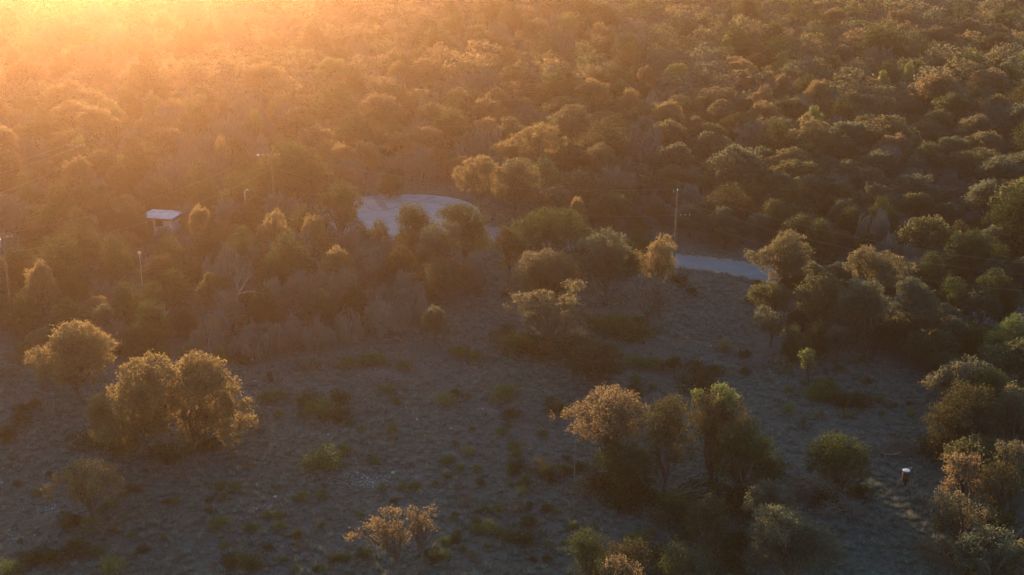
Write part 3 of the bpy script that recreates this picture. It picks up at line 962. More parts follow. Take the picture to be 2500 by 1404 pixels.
GROUP = {'oak': 'live oaks of the wood', 'juniper': 'junipers of the wood', 'bare': 'leafless trees of the wood', 'elm': 'spring-green trees of the wood'}
rngM = np.random.default_rng(77)
mids = """oak oak_rust 60 143 110|oak oak_gold 170 192 80|oak oak_tan 243 175 65|elm spring 370 228 62|oak oak_gold 250 228 50|oak oak_gold 487 242 62|oak oak_gold 645 150 130|oak oak_tan 440 290 90
elm spring 618 265 50|oak oak_gold 700 225 110|juniper juniper 100 268 120|oak oak_gold 540 335 50|bare twig 460 362 90|bare twig 320 305 110|oak oak_gold 185 385 100|elm spring 190 330 60|juniper juniper 480 400 110
bare twig 365 410 110|juniper juniper 60 447 110|juniper juniper 135 452 110|bare twig 240 430 100|juniper juniper 110 497 110|juniper juniper 185 505 110|juniper juniper 245 480 90|juniper juniper 670 435 100|bare twig 560 478 120
oak oak_gold 486 498 60|oak oak_gold 668 520 100|oak oak_gold 765 530 90|juniper juniper 520 538 90|juniper juniper 590 560 130|juniper juniper 700 573 150|juniper juniper 415 582 100|juniper juniper 275 575 130
oak oak_gold 90 640 90|juniper juniper 180 650 100|juniper juniper 420 655 110|oak oak 520 665 90|juniper juniper 672 618 120|juniper juniper 55 720 110|juniper juniper 160 735 120|juniper juniper 330 790 90|oak oak_grey 250 745 90
bare twig 1025 350 120|bare twig 905 345 90|bare twig 1130 345 90|bare twig 960 370 90|oak oak_gold 890 340 80|oak oak_gold 830 345 70|juniper juniper 950 410 70
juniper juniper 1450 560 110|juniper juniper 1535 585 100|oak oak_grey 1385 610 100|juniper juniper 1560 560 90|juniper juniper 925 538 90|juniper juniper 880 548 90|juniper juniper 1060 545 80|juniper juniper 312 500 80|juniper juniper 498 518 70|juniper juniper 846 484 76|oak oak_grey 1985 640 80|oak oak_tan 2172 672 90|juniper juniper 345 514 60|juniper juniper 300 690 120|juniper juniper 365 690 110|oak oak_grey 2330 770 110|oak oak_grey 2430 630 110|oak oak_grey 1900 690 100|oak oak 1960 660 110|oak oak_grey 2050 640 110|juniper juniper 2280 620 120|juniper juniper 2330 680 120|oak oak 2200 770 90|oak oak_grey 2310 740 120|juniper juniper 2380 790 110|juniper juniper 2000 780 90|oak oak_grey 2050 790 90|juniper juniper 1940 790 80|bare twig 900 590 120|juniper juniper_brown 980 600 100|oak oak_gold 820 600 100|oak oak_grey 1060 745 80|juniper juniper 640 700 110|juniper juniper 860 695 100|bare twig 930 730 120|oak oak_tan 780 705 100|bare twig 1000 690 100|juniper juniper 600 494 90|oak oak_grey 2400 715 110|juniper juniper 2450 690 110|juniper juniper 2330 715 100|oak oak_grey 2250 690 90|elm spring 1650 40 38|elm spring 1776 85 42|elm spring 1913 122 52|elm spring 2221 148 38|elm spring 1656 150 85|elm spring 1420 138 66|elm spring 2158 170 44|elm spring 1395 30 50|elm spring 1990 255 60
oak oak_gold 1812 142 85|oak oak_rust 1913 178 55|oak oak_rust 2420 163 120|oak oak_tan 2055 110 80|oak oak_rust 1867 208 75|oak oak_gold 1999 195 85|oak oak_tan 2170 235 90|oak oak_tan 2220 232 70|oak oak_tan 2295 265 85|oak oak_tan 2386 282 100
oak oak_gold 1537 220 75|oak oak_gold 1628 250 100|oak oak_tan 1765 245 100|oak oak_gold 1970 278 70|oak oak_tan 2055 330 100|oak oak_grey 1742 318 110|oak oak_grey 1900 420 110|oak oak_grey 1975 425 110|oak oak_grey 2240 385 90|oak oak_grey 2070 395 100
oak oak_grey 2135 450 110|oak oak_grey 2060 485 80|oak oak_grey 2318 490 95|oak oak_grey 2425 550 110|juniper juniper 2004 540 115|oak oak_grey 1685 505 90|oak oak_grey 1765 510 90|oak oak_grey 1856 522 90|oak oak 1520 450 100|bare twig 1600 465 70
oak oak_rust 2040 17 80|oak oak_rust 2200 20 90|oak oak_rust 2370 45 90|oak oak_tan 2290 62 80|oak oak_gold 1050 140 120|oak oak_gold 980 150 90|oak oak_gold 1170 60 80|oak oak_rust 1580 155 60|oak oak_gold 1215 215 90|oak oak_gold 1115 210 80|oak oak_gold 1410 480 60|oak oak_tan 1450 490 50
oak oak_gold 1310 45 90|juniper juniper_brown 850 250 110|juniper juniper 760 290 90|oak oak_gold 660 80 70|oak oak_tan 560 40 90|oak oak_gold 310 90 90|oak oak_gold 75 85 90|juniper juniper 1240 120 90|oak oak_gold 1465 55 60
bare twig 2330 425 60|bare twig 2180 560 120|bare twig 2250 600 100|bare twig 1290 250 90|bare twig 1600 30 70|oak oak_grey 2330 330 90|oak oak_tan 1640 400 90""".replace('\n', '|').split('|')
for r_ in mids:
    kind, leaf, x, y, w = r_.split()
    x, y, w = float(x), float(y), float(w)
    s = 12.0
    for _ in range(6):
        ww = w / s
        h = {'oak': min(8.5, max(4.5, ww * .80)), 'juniper': min(8.5, max(4.5, ww * .95)), 'bare': min(7.5, ww * .8), 'elm': min(8.5, max(5, ww * 1.0))}[kind]
        if kind == 'elm':
            h = max(h, 6.8)
        if leaf == 'oak_gold' or leaf == 'oak_rust':
            h = max(h, 6.6)
        P = at(x, y, h)
        s = proj(P)[2]
    bx, by, _ = proj((P[0], P[1], 0))
    loc = (P[0], P[1], gz(P[0], P[1]) - .05)
    lab = unique(LOOK[leaf] + ' ' + wood(x, y), x, y + .35 * w)
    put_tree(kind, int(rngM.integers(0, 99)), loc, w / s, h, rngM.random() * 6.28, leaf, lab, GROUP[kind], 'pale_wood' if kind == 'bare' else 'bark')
    FOOT.append((P[0], P[1], w / s * .36))
    HERO_BOX.append((x - w * .22, y, x + w * .22, y + w * .12, by))

# ------------------------------------------------------------------ things of the place that must stay in view
HERO_BOX += [(878, 468, 965, 530, 590), (965, 468, 1130, 505, 590), (1178, 530, 1232, 585, 600), (1650, 610, 1845, 690, 700), (372, 503, 434, 548, 558), (1638, 460, 1664, 575, 690),
             (182, 345, 198, 392, 470), (646, 366, 668, 400, 520), (840, 438, 882, 456, 465), (334, 612, 348, 676, 740), (16, 764, 52, 788, 800),
             (0, 580, 16, 690, 760), (885, 440, 1110, 472, 480), (1545, 340, 1610, 385, 470)]
CLEAR = [(-400, 868), (0, 862), (300, 872), (420, 862), (600, 888), (820, 862), (1000, 815), (1120, 780), (1165, 700), (1180, 640), (1200, 590), (1235, 590), (1235, 700), (1260, 770),
         (1440, 770), (1540, 790), (1600, 730), (1650, 640), (1845, 670), (1850, 700), (1840, 850), (1900, 880), (2100, 892), (2200, 880), (2310, 935), (2300, 1050), (2310, 1180), (2330, 1404), (2330, 1700), (-700, 1700), (-700, 900)]
MEADOW = [(860, 482), (880, 446), (1000, 440), (1120, 462), (1180, 500), (1260, 545), (1240, 575), (1100, 500), (985, 470)]
MEADOW2 = [(1390, -30), (1560, -30), (1560, 22), (1390, 18)]
NOFILL = [(1235, 590), (1480, 600), (1650, 640), (1650, 740), (1235, 760)]
road_np = np.array(road_path)

# ------------------------------------------------------------------ the wood itself
rngF = np.random.default_rng(2024)
cell = {}


def taken(x, y, r, k=.74):
    cx, cyy = int(x // 12), int(y // 12)
    for i in (-1, 0, 1):
        for j in (-1, 0, 1):
            for fx, fy, fr in cell.get((cx + i, cyy + j), ()):
                if (x - fx) ** 2 + (y - fy) ** 2 < (k * (r + fr)) ** 2:
                    return True
    return False


for f_ in FOOT:
    cell.setdefault((int(f_[0] // 12), int(f_[1] // 12)), []).append(f_)
h0_ = at(395, 545)
FOOT.append((h0_[0], h0_[1], 3.4))
for f_ in FOOT[-1:]:
    cell.setdefault((int(f_[0] // 12), int(f_[1] // 12)), []).append(f_)
fill = []
tries = 0
BARE_ZONES = [[(560, 640), (1080, 600), (1080, 850), (480, 870)], [(780, 300), (1180, 300), (1180, 470), (780, 440)], [(380, 300), (640, 300), (640, 480), (380, 480)], [(2100, 520), (2400, 520), (2400, 680), (2100, 680)]]
JUN_ZONES = [[(0, 430), (880, 430), (880, 860), (0, 860)]]
while tries < 64000:
    tries += 1
    y = 98 + 430 * rngF.random() ** .85
    x = (rngF.random() * 2 - 1) * (.385 * y + 34)
    w = 7.6 + 5.4 * rngF.random() ** 1.4
    if rngF.random() < .25:
        w *= .72
    if taken(x, y, w * .42):
        continue
    px, py, s = proj((x, y, 0))
    if inside(px, py, CLEAR) or inside(px, py, MEADOW) or inside(px, py, NOFILL) or inside(px, py, MEADOW2):
        continue
    if np.min((road_np[:, 0] - x) ** 2 + (road_np[:, 1] - y) ** 2) < (3.6 + w * .40) ** 2 or math.hypot(x - CUL[0], y - CUL[1]) < CUL_R + w * .42:
        continue
    zone = 'mix'
    if any(inside(px, py, z) for z in BARE_ZONES):
        zone = 'bare'
    elif any(inside(px, py, z) for z in JUN_ZONES):
        zone = 'jun'
    u = rngF.random()
    pr = {'mix': (.62, .85, .994), 'bare': (.30, .62, 1.0), 'jun': (.20, .78, .99)}[zone]
    kind = 'oak' if u < pr[0] else 'juniper' if u < pr[1] else 'bare' if u < pr[2] else 'elm'
    h = {'oak': w * (.54 + .34 * rngF.random()), 'juniper': w * (.60 + .42 * rngF.random()), 'bare': w * .7, 'elm': w * .9}[kind]
    h = min(h, 8.8)
    if kind == 'bare':
        w *= .85
    tx, ty, _ = proj((x, y, h))
    bad = False
    for (x0, y0, x1, y1, yb) in HERO_BOX:
        if py > yb + 2 and tx + w * s * .48 > x0 and tx - w * s * .48 < x1 and ty - 5 < y1 and py > y0:
            bad = True
            break
    if bad:
        if rngF.random() < .6 and h > 3.5:
            # a low one may still fit under the line of sight
            h2, w2 = 3.0, 4.6
            ty2 = proj((x, y, h2))[1]
            if all(not (py > yb + 2 and tx + w2 * s * .4 > x0 and tx - w2 * s * .4 < x1 and ty2 < y1 and py > y0) for (x0, y0, x1, y1, yb) in HERO_BOX):
                h, w, bad = h2, w2, False
        if bad:
            continue
    cell.setdefault((int(x // 12), int(y // 12)), []).append((x, y, w * .42))
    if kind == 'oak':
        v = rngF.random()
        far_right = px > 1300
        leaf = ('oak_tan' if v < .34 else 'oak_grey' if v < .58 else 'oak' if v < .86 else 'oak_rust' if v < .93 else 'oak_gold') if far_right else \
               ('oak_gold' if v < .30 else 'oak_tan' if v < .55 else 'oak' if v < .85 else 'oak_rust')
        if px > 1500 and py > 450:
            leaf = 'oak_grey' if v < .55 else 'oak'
    else:
        leaf = {'juniper': 'juniper' if rngF.random() < .8 else 'juniper_brown', 'bare': 'twig', 'elm': 'spring'}[kind]
    on_screen = -60 < tx < 2560 and py > -5 and ty > -60
    fill.append((y, x, w, h, kind, leaf, tx, ty, s, on_screen))

# the nearest ones in view are things of their own, the rest of the wood is one object
fill.sort(key=lambda t: t[0])
count = {k: sum(1 for o in SC.objects if o.get('category') == CAT[k]) for k in CAT}
CAP = {'oak': 300, 'juniper': 300, 'bare': 300, 'elm': 150}
rest = []
for (y, x, w, h, kind, leaf, tx, ty, s, on) in fill:
    if on and count[kind] < CAP[kind]:
        count[kind] += 1
        size = 'small ' if w < 6.4 else 'large ' if w > 9.4 else ''
        lab = unique(size + LOOK[leaf] + ' ' + wood(tx, ty), min(2490, max(10, tx)), min(1400, max(6, ty + .3 * h * s)))
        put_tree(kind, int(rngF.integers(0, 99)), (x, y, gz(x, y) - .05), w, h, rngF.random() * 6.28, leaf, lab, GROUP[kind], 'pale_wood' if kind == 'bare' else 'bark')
    else:
        rest.append((x, y, w, h, kind, leaf))
print('FILL', len(fill), count, 'rest', len(rest))

# far remainder: one woodland object
leaf_names = ['oak', 'oak_tan', 'oak_grey', 'oak_gold', 'oak_rust', 'juniper', 'juniper_brown', 'spring', 'twig']
protos = {}
rngW = np.random.default_rng(9)
for kind in ('oak', 'juniper', 'elm', 'bare'):
    for i in range(3):
        W_, H_ = 8.0, {'oak': 6.6, 'juniper': 7.8, 'elm': 8.0, 'bare': 6.0}[kind]
        lob = dome_lobes(rngW, W_, H_, 16, .28) if kind != 'juniper' else juniper_lobes(rngW, W_, H_, 13)
        V, F, T = crown_from_lobes(rngW, lob, .34 if kind != 'bare' else .26, 1.5 if kind != 'bare' else 1.1, .42, hollow=.6)
        g_ = trunk_to_lobes(rngW, lob[:4], r=.22, kmax=3)
        protos[kind, i] = (V, T, W_, H_)
Vs, Ts, Ms = [], [], []
for (x, y, w, h, kind, leaf) in rest:
    V, T, W_, H_ = protos[kind, int(rngW.integers(0, 3))]
    a = rngW.random() * 6.28
    ca, sa = math.cos(a), math.sin(a)
    R = np.array([[ca, -sa, 0], [sa, ca, 0], [0, 0, 1]])
    Vs.append((V * [w / W_, w / W_, h / H_]) @ R.T + [x, y, gz(x, y)])
    Ts.append(np.clip(T * .6 + rngW.random() * .4, 0, 1))
    Ms.append(np.full(len(V) // 4, leaf_names.index(leaf)))
if Vs:
    Vw = np.concatenate(Vs)
    me = mesh_from('woodland', Vw, [np.arange(len(Vw)).reshape(-1, 4)], np.concatenate(Ts))
    for n_ in leaf_names:
        me.materials.append(M[n_])
    me.polygons.foreach_set('material_index', np.concatenate(Ms).astype(np.int32))
    o = obj('woodland', me, M['oak'])
    o['kind'] = 'stuff'
    tag(o, 'hazy mass of distant tree crowns closing the far wood', 'woodland')

# ------------------------------------------------------------------ shrubs of the clearing
def shrub_mesh(seed, tall, dens=150, leaf=.10, spiky=.25):
    rng = np.random.default_rng(seed)
    lobes = []
    for i in range(7):
        a = i * 2.4
        q = .0 if i == 0 else .45 + .2 * rng.random()
        lobes.append((math.cos(a) * q * .9, math.sin(a) * q * .9, tall * (.62 if i == 0 else .28 + .25 * rng.random()), .42 + .15 * rng.random()))
    V, F, T = crown_from_lobes(rng, lobes, leaf, dens / DENS, .17, hollow=.35, spiky=spiky)
    V[:, 2] = np.maximum(V[:, 2], -.05)
    return mesh_from('shrub', V, [F], T)


SHR = {'round': [shrub_mesh(i, 1.1) for i in range(4)], 'flat': [shrub_mesh(10 + i, .75) for i in range(3)], 'upright': [shrub_mesh(20 + i, 1.9, spiky=.5) for i in range(3)],
       'twiggy': [shrub_mesh(30 + i, .9, 90, .09, .55) for i in range(3)]}
shrubs = """841 1108 38 g|789 1147 80 f|736 1223 32 g|786 1220 30 g|654 1267 28 g|684 1293 34 g|615 1299 44 g|536 1293 50 g|513 1231 24 d|545 1222 24 g|678 1197 18 g|545 1194 36 f|578 1197 34 f|985 1192 30 g|1011 1189 26 g|962 1228 24 d
843 1367 34 g|820 1372 32 d|888 1362 36 d|1058 1369 46 d|726 1315 34 d|733 1341 30 t|570 1384 60 d|617 1390 54 d|723 1395 24 g|786 1393 24 g|784 1285 22 g|548 1341 26 g|519 1097 50 d|578 1075 20 g|755 988 60 d|830 988 55 d|785 1012 70 g
830 1026 50 d|852 1036 24 g|681 1017 26 g|736 1015 24 g|662 977 50 g|640 1020 20 g|965 987 24 g|946 962 40 g|1087 990 44 b|1112 972 32 d|1139 972 18 g|1226 977 70 g|1249 1020 42 d|1112 1087 18 g|1141 1109 34 b|1089 1130 30 g
1121 1150 24 g|1165 1150 26 g|1092 1162 18 g|1254 1097 38 g|1262 1117 34 g|1259 1152 44 d|1343 1166 58 d|1300 1154 30 t|1173 1182 26 d|1283 1180 34 g|1276 1204 28 b|1249 1184 16 g|1141 1229 38 t|1181 1244 24 g|1215 1244 30 g|1272 1244 40 t
1293 1234 20 d|1336 1248 32 d|1107 1264 18 g|1160 1268 24 g|1191 1293 44 b|1158 1298 26 g|1220 1299 30 g|1288 1282 44 d|1245 1322 50 d|1285 1324 50 d|1449 1284 22 g|1401 1286 26 g|1427 1304 24 g|1556 1257 14 b|1087 1328 32 g|1111 1322 28 d|1131 1343 24 g
1086 1364 32 g|1588 1303 30 p|1343 984 22 d|1356 1014 50 d|1385 1152 32 g|1416 1146 38 d|1551 968 48 d|1553 935 30 g|1704 957 72 d|1536 1186 30 d|1590 1230 50 d|1620 1238 34 g|1550 897 42 g|1592 899 44 g|1639 904 50 d|1697 909 50 d|1746 916 40 d|1818 914 28 d
1709 940 60 d|1767 853 36 p|1967 936 22 g|1925 958 26 g|1927 1008 30 u|1985 972 50 g|2020 968 54 g|2003 935 22 u|2058 990 56 d|2102 988 56 d|2146 979 28 g|2184 989 16 g|2225 1014 24 b|2293 866 36 g|2240 858 42 d|50 1012 40 d|85 997 36 d|57 1037 50 d|12 1072 60 d
174 1077 24 d|237 1087 26 d|171 1102 16 d|288 1107 40 d|420 1132 42 d|392 1097 22 g|357 1154 12 d|44 1187 22 d|88 1207 26 g|123 1162 20 d|313 1213 34 d|335 1203 24 d|152 1257 14 g|190 1277 22 d|275 1302 26 g|326 1317 22 g|272 1398 60 b|80 1372 60 d|125 1374 64 d|187 1354 60 d
25 1404 60 g|237 1358 40 g|427 1260 14 g|850 897 50 g|895 893 44 g|930 890 46 g|985 902 36 g|740 902 34 t|1120 874 50 g|1160 884 40 g|1200 884 26 t|1215 834 54 t|1135 860 24 d|700 965 30 t|1850 1268 30 d|2300 1290 40 d|2260 1240 26 t|1500 800 60 g|1530 812 48 g|1560 800 40 d
1290 855 54 d|1260 840 44 g|1240 820 34 d|1420 850 60 d|1380 868 50 d|1310 880 40 t|1460 800 50 g|1400 900 34 g|1390 880 26 d|1655 700 46 d|1690 720 30 d|1610 740 40 d|1850 700 26 d|1830 740 24 d|1170 600 26 t|1150 690 34 d|1185 640 20 t|1170 720 24 g|1235 720 28 d
1480 1195 90 d|1560 1218 100 d|1645 1240 90 g|1725 1220 110 d|1800 1255 110 d|1872 1245 80 d|1905 1335 110 t|1780 1340 100 d|1690 1310 80 d|2290 1115 90 d|2400 1150 120 d|2340 1295 110 d|2430 1310 120 d|2290 1385 110 t|2380 1400 120 d|2470 1402 110 d|300 1105 90 g|402 1122 70 d|240 1085 80 d|1330 870 90 d|1400 862 80 d|1620 1395 100 d|1500 1400 90 d|1500 818 100 g|1548 828 80 g|1290 868 90 d|1345 885 90 t|1250 856 70 g|1440 1210 70 t|1520 1240 80 d|1600 1275 60 t|1660 1275 80 d|1960 1215 80 t|2010 1235 70 d|2100 1215 60 d|1560 1330 60 g|1470 1420 80 d|1790 1395 90 d|220 1290 60 g|170 1290 50 d|270 1245 40 g|500 1096 30 d|455 1110 34 g|480 1040 20 g|610 1050 34 t|640 1060 30 t|570 1120 22 t|330 870 50 g|360 862 40 d|400 868 44 g|290 868 34 d|40 890 50 t|20 930 46 t|110 950 34 t|30 1120 26 t|60 870 50 g|460 870 40 g|540 880 40 g|590 884 36 d|635 878 32 g""".replace('\n', '|').split('|')
rngS = np.random.default_rng(31)
for (x0, y0, x1, y1, n_) in ((640, 1040, 1400, 1400, 42), (20, 1120, 640, 1400, 16), (1480, 800, 2280, 1080, 14)):
    for _ in range(n_):
        shrubs.append('%d %d %d %s' % (x0 + (x1 - x0) * rngS.random(), y0 + (y1 - y0) * rngS.random(), 14 + 16 * rngS.random(), 'gdgt'[int(rngS.integers(0, 4))]))
SL = {'g': ('shrub', 'round', 'green shrub'), 'd': ('shrub_dark', 'round', 'dark green shrub'), 'b': ('spring', 'round', 'bright green shrub'), 'f': ('shrub', 'flat', 'wide low green shrub'),
      't': ('shrub_brown', 'twiggy', 'brownish twiggy shrub'), 'u': ('spring', 'upright', 'tall bright green shrub'), 'p': ('oak_gold', 'round', 'pale yellowish shrub')}
for r_ in shrubs:
    x, y, w, k = r_.split()
    x, y, w = float(x), float(y), float(w)
    leaf, form, look = SL[k]
    if form == 'round' and w > 55:
        form = 'flat'
    B = ground(x, y)
    s = proj(B)[2]
    o = link(bpy.data.objects.new('shrub', SHR[form][int(rngS.integers(0, len(SHR[form])))]))
    slot(o, M[leaf])
    o.location = (B[0], B[1], gz(B[0], B[1]))
    o.rotation_euler = (0, 0, rngS.random() * 6.28)
    q = w / s / 1.75
    o.scale = (q * (.9 + .2 * rngS.random()), q * (.9 + .2 * rngS.random()), q * (.85 + .3 * rngS.random()))
    tag(o, unique(('small ' if w < 24 else 'large ' if w > 46 else '') + look + ' growing in the clearing', min(x, 2495), min(1403, y - w * .4)), 'shrub', 'shrubs scattered over the clearing')

# a sapling with a clear stem, lit by the sun, in the right part of the clearing
hero('elm', (1975, 948), [(1972, 858, 9), (1962, 868, 10), (1985, 866, 8), (1970, 880, 12), (1980, 890, 10), (1965, 895, 9), (1975, 905, 8)],
     'spring', 'slender golden-green sapling standing alone in the right of the clearing', 80, .07, 30, .13, hollow=.2)
hero('elm', (2012, 960), [(2022, 922, 7), (2030, 925, 5), (2015, 935, 12), (2035, 945, 10), (1998, 945, 12)],
     'shrub', 'bushy green sapling with a sunlit tip right of the slender golden one', 81, .06, 34, .13, hollow=.2)

# ------------------------------------------------------------------ prickly pears
def pear_mesh(seed, n=70):
    rng = np.random.default_rng(seed)
    g = Geo()
    bases = [(-.85 + 1.7 * i / (n // 5 - 1) + rng.normal() * .05, rng.normal() * .20, 0) for i in range(n // 5)]
    for bx, by, _ in bases:
        p = np.array([bx, by, 0.0])
        for lev in range(int(rng.integers(2, 5))):
            for _ in range(1 if lev == 0 else 2):
                a = rng.random() * 6.28
                tilt = rng.normal() * .35
                up = np.array([math.sin(tilt) * math.cos(a * 2), math.sin(tilt) * math.sin(a * 2), math.cos(tilt)])
                side = np.cross(up, [math.cos(a), math.sin(a), 0])
                side /= np.linalg.norm(side) + 1e-9
                nrm = np.cross(up, side)
                L, W = .13 + .04 * rng.random(), .10
                c = p + up * L
                k = 8
                t = np.arange(k) * 2 * math.pi / k
                ring = c + up * (np.cos(t) * L)[:, None] + side * (np.sin(t) * W)[:, None]
                V = np.concatenate([ring, [c + nrm * .03, c - nrm * .03]])
                F = [(i, (i + 1) % k, k) for i in range(k)] + [((i + 1) % k, i, k + 1) for i in range(k)]
                g.add(V, np.array(F), float(np.clip(rng.normal(.5, .25), 0, 1)))
                q = c + up * L * .9 + side * W * .6 * rng.normal()
            p = q
    return g.mesh('prickly_pear')


PEARS = [pear_mesh(i) for i in range(4)]
pears = [(870, 822, 56, 'pale prickly pear patch in front of the drooping grey brush, left'), (905, 812, 50, 'pale prickly pear patch in front of the drooping grey brush, middle'), (940, 800, 36, 'pale prickly pear patch in front of the drooping grey brush, right'),
         (1568, 826, 60, 'grey-green prickly pear clump right of the spiky tan oak'), (1600, 816, 44, 'small prickly pear clump behind another, right of the spiky tan oak'), (2100, 884, 62, 'dark prickly pear patch in the upper right of the clearing'),
         (1870, 880, 60, 'prickly pear patch mixed with grey sticks right of the pale yellowish shrub'), (1915, 908, 66, 'wide prickly pear patch left of the slender sapling'), (1810, 868, 50, 'grey prickly pear patch beside the pale yellowish shrub'),
         (1960, 1042, 60, 'dark prickly pear patch below the tall bright green shrub'), (2070, 1020, 60, 'sparse prickly pear patch below the row of dark shrubs'), (2000, 1022, 44, 'small prickly pear patch below the row of shrubs'),
         (1325, 1306, 30, 'small pale prickly pear left of the bottom junipers'), (770, 895, 50, 'prickly pear patch above the brush pile, left'), (830, 902, 46, 'prickly pear patch above the brush pile, right'),
         (1245, 880, 40, 'small prickly pear by the twiggy shrub above centre'), (1310, 878, 34, 'small prickly pear at the foot of the spiky tan oak'), (1660, 930, 50, 'prickly pear patch behind the dark shrub row'),
         (1190, 1332, 36, 'prickly pear beside the pair of orange oaks'), (1340, 1335, 40, 'faint prickly pear left of the leftmost bottom juniper')]
for i, (x, y, w, lab) in enumerate(pears):
    B = ground(x, y)
    o = link(bpy.data.objects.new('prickly_pear', PEARS[i % 4]))
    slot(o, M['cactus'])
    q = w / proj(B)[2] / 2.6
    o.location = (B[0], B[1], gz(B[0], B[1]) - .02)
    o.rotation_euler = (0, 0, (i * 2.6) % 6.28 if i % 2 else 0)
    o.scale = (q, q, max(q, .8) * 1.15)
    tag(o, lab, 'prickly pear', 'prickly pear patches in the clearing')

# ------------------------------------------------------------------ dead wood
def dead_tree(base, branches, label, seed, r=.12, cat='dead tree', name='dead_tree', twigs=2):
    """bleached limbs traced as polylines (photo pixels) in depth around the base, each with finer twigs"""
    rng = np.random.default_rng(seed)
    B = ground(*base)
    g = Geo()
    for j, line in enumerate(branches):
        dy = rng.normal() * .5
        pts = []
        for i, (x, y) in enumerate(line):
            p = at_depth(x, y, B[1] + dy * i / max(1, len(line) - 1))
            pts.append(p - B)
        pts = catmull([np.array(p) for p in pts], 4) if len(pts) > 2 else pts
        n = len(pts)
        rad = [max(.025, r * (1 if j == 0 else .65) * (1 - .75 * i / (n - 1))) for i in range(n)]
        g.tube(pts, rad, 6)
        for _ in range(twigs * 2):
            i = int(rng.integers(n // 2, n))
            d = (pts[-1] - pts[0]) / np.linalg.norm(pts[-1] - pts[0]) + rng.normal(size=3) * .6
            limb(rng, g, pts[i], pts[i] + d * (.4 + .7 * rng.random()), rad[i] * .55, .015, .05, 4, 4)
    o = obj(name, g.mesh(name), M['pale_wood'], None, B)
    tag(o, label, cat, 'bleached dead trees')
    return o


dead_tree((1580, 415), [[(1581, 415), (1578, 378), (1572, 362), (1560, 350), (1553, 356)], [(1578, 378), (1590, 362), (1600, 345)], [(1585, 370), (1600, 352), (1607, 362)]], 'bleached Y-shaped snag rising from dark trees in the upper middle', 1, .14)
dead_tree((577, 800), [[(577, 800), (575, 745), (582, 715), (580, 700), (570, 680)], [(582, 715), (600, 690), (606, 670)], [(580, 718), (610, 712), (650, 716)], [(576, 735), (565, 737), (548, 728), (542, 712)], [(580, 700), (585, 680), (583, 668)]],
          'pale forked dead tree standing in the thicket above the clearing', 2, .13, twigs=4)
dead_tree((385, 828), [[(383, 825), (398, 790), (402, 765), (401, 742)], [(383, 815), (400, 780), (409, 762)], [(383, 815), (370, 796), (358, 785)], [(402, 765), (392, 756), (388, 748)]], 'bleached V-shaped dead branches left of the thicket snags', 3, .1, twigs=2)
dead_tree((550, 812), [[(552, 812), (546, 785), (541, 760)], [(545, 777), (560, 766), (585, 762)], [(543, 775), (525, 780), (512, 788)], [(548, 780), (575, 776), (590, 772)]], 'dead stump with sideways limbs below the pale forked dead tree', 4, .1)
dead_tree((1922, 800), [[(1920, 800), (1917, 778), (1923, 764), (1928, 752)], [(1925, 765), (1934, 761), (1940, 768), (1940, 782)]], 'bleached curved branch arching among dark oaks, right of centre', 5, .14, twigs=1)
dead_tree((1935, 735), [[(1936, 735), (1934, 712), (1931, 700), (1926, 695)], [(1918, 690), (1922, 682), (1926, 676)]], 'small bleached trunk above the curved branch', 6, .1, twigs=1)
dead_tree((2020, 700), [[(2020, 700), (2019, 685), (2012, 690)], [(2019, 685), (2021, 674)], [(2019, 682), (2030, 686)]], 'tiny bleached crotch of branches above the dark oak', 7, .08, twigs=1)
dead_tree((850, 800), [[(815, 800), (818, 775), (835, 762), (850, 759)], [(700, 800), (703, 780), (712, 768)]], 'curved pale branch over the grey brush', 8, .06, twigs=3)
dead_tree((820, 470), [[(812, 440), (811, 410), (813, 392)], [(812, 408), (822, 402), (832, 401)]], 'thin bare snag left of the metal gate', 9, .08, twigs=1)
dead_tree((1655, 1180), [[(1560, 1198), (1590, 1170), (1612, 1150)], [(1615, 1172), (1622, 1145)]], 'pale fallen limb leaning under the brown junipers', 10, .12, twigs=1)
dead_tree((1700, 1230), [[(1612, 1250), (1640, 1215), (1680, 1200), (1712, 1196)], [(1668, 1240), (1690, 1220), (1700, 1205)], [(1600, 1245), (1575, 1238)]], 'arching grey fallen branches at the foot of the brown junipers', 11, .09, twigs=4)
dead_tree((1400, 1170), [[(1412, 1170), (1440, 1178), (1470, 1192), (1512, 1196)], [(1400, 1160), (1430, 1165), (1452, 1150)]], 'fallen grey branches on the grass under the large rusty oak', 12, .06, twigs=3)
dead_tree((1402, 1180), [[(1403, 1180), (1403, 1120), (1404, 1075)]], 'thin straight grey stem left of the large rusty oak', 13, .05, twigs=1)
dead_tree((2455, 1390), [[(2440, 1390), (2435, 1370), (2450, 1352), (2465, 1330)]], 'crooked bleached branch in the bottom right corner oak', 14, .06, twigs=3)
dead_tree((2165, 1135), [[(2165, 1126), (2160, 1110), (2153, 1104)], [(2140, 1124), (2145, 1112), (2152, 1106)], [(2153, 1106), (2175, 1110), (2200, 1104)]], 'short forked bleached stick by the pale brush heap', 15, .07, twigs=1)
dead_tree((345, 1278), [[(252, 1282), (290, 1270), (318, 1258)]], 'fallen dark limb beside the small orange oak', 16, .09, twigs=1)
dead_tree((520, 905), [[(500, 912), (530, 908)], [(235, 926), (300, 922)]], 'thin dead stick behind the twin golden oaks', 17, .05, twigs=1)
dead_tree((135, 1000), [[(132, 1002), (131, 985), (130, 975)]], 'short pale stump near the left edge', 18, .09, twigs=1)


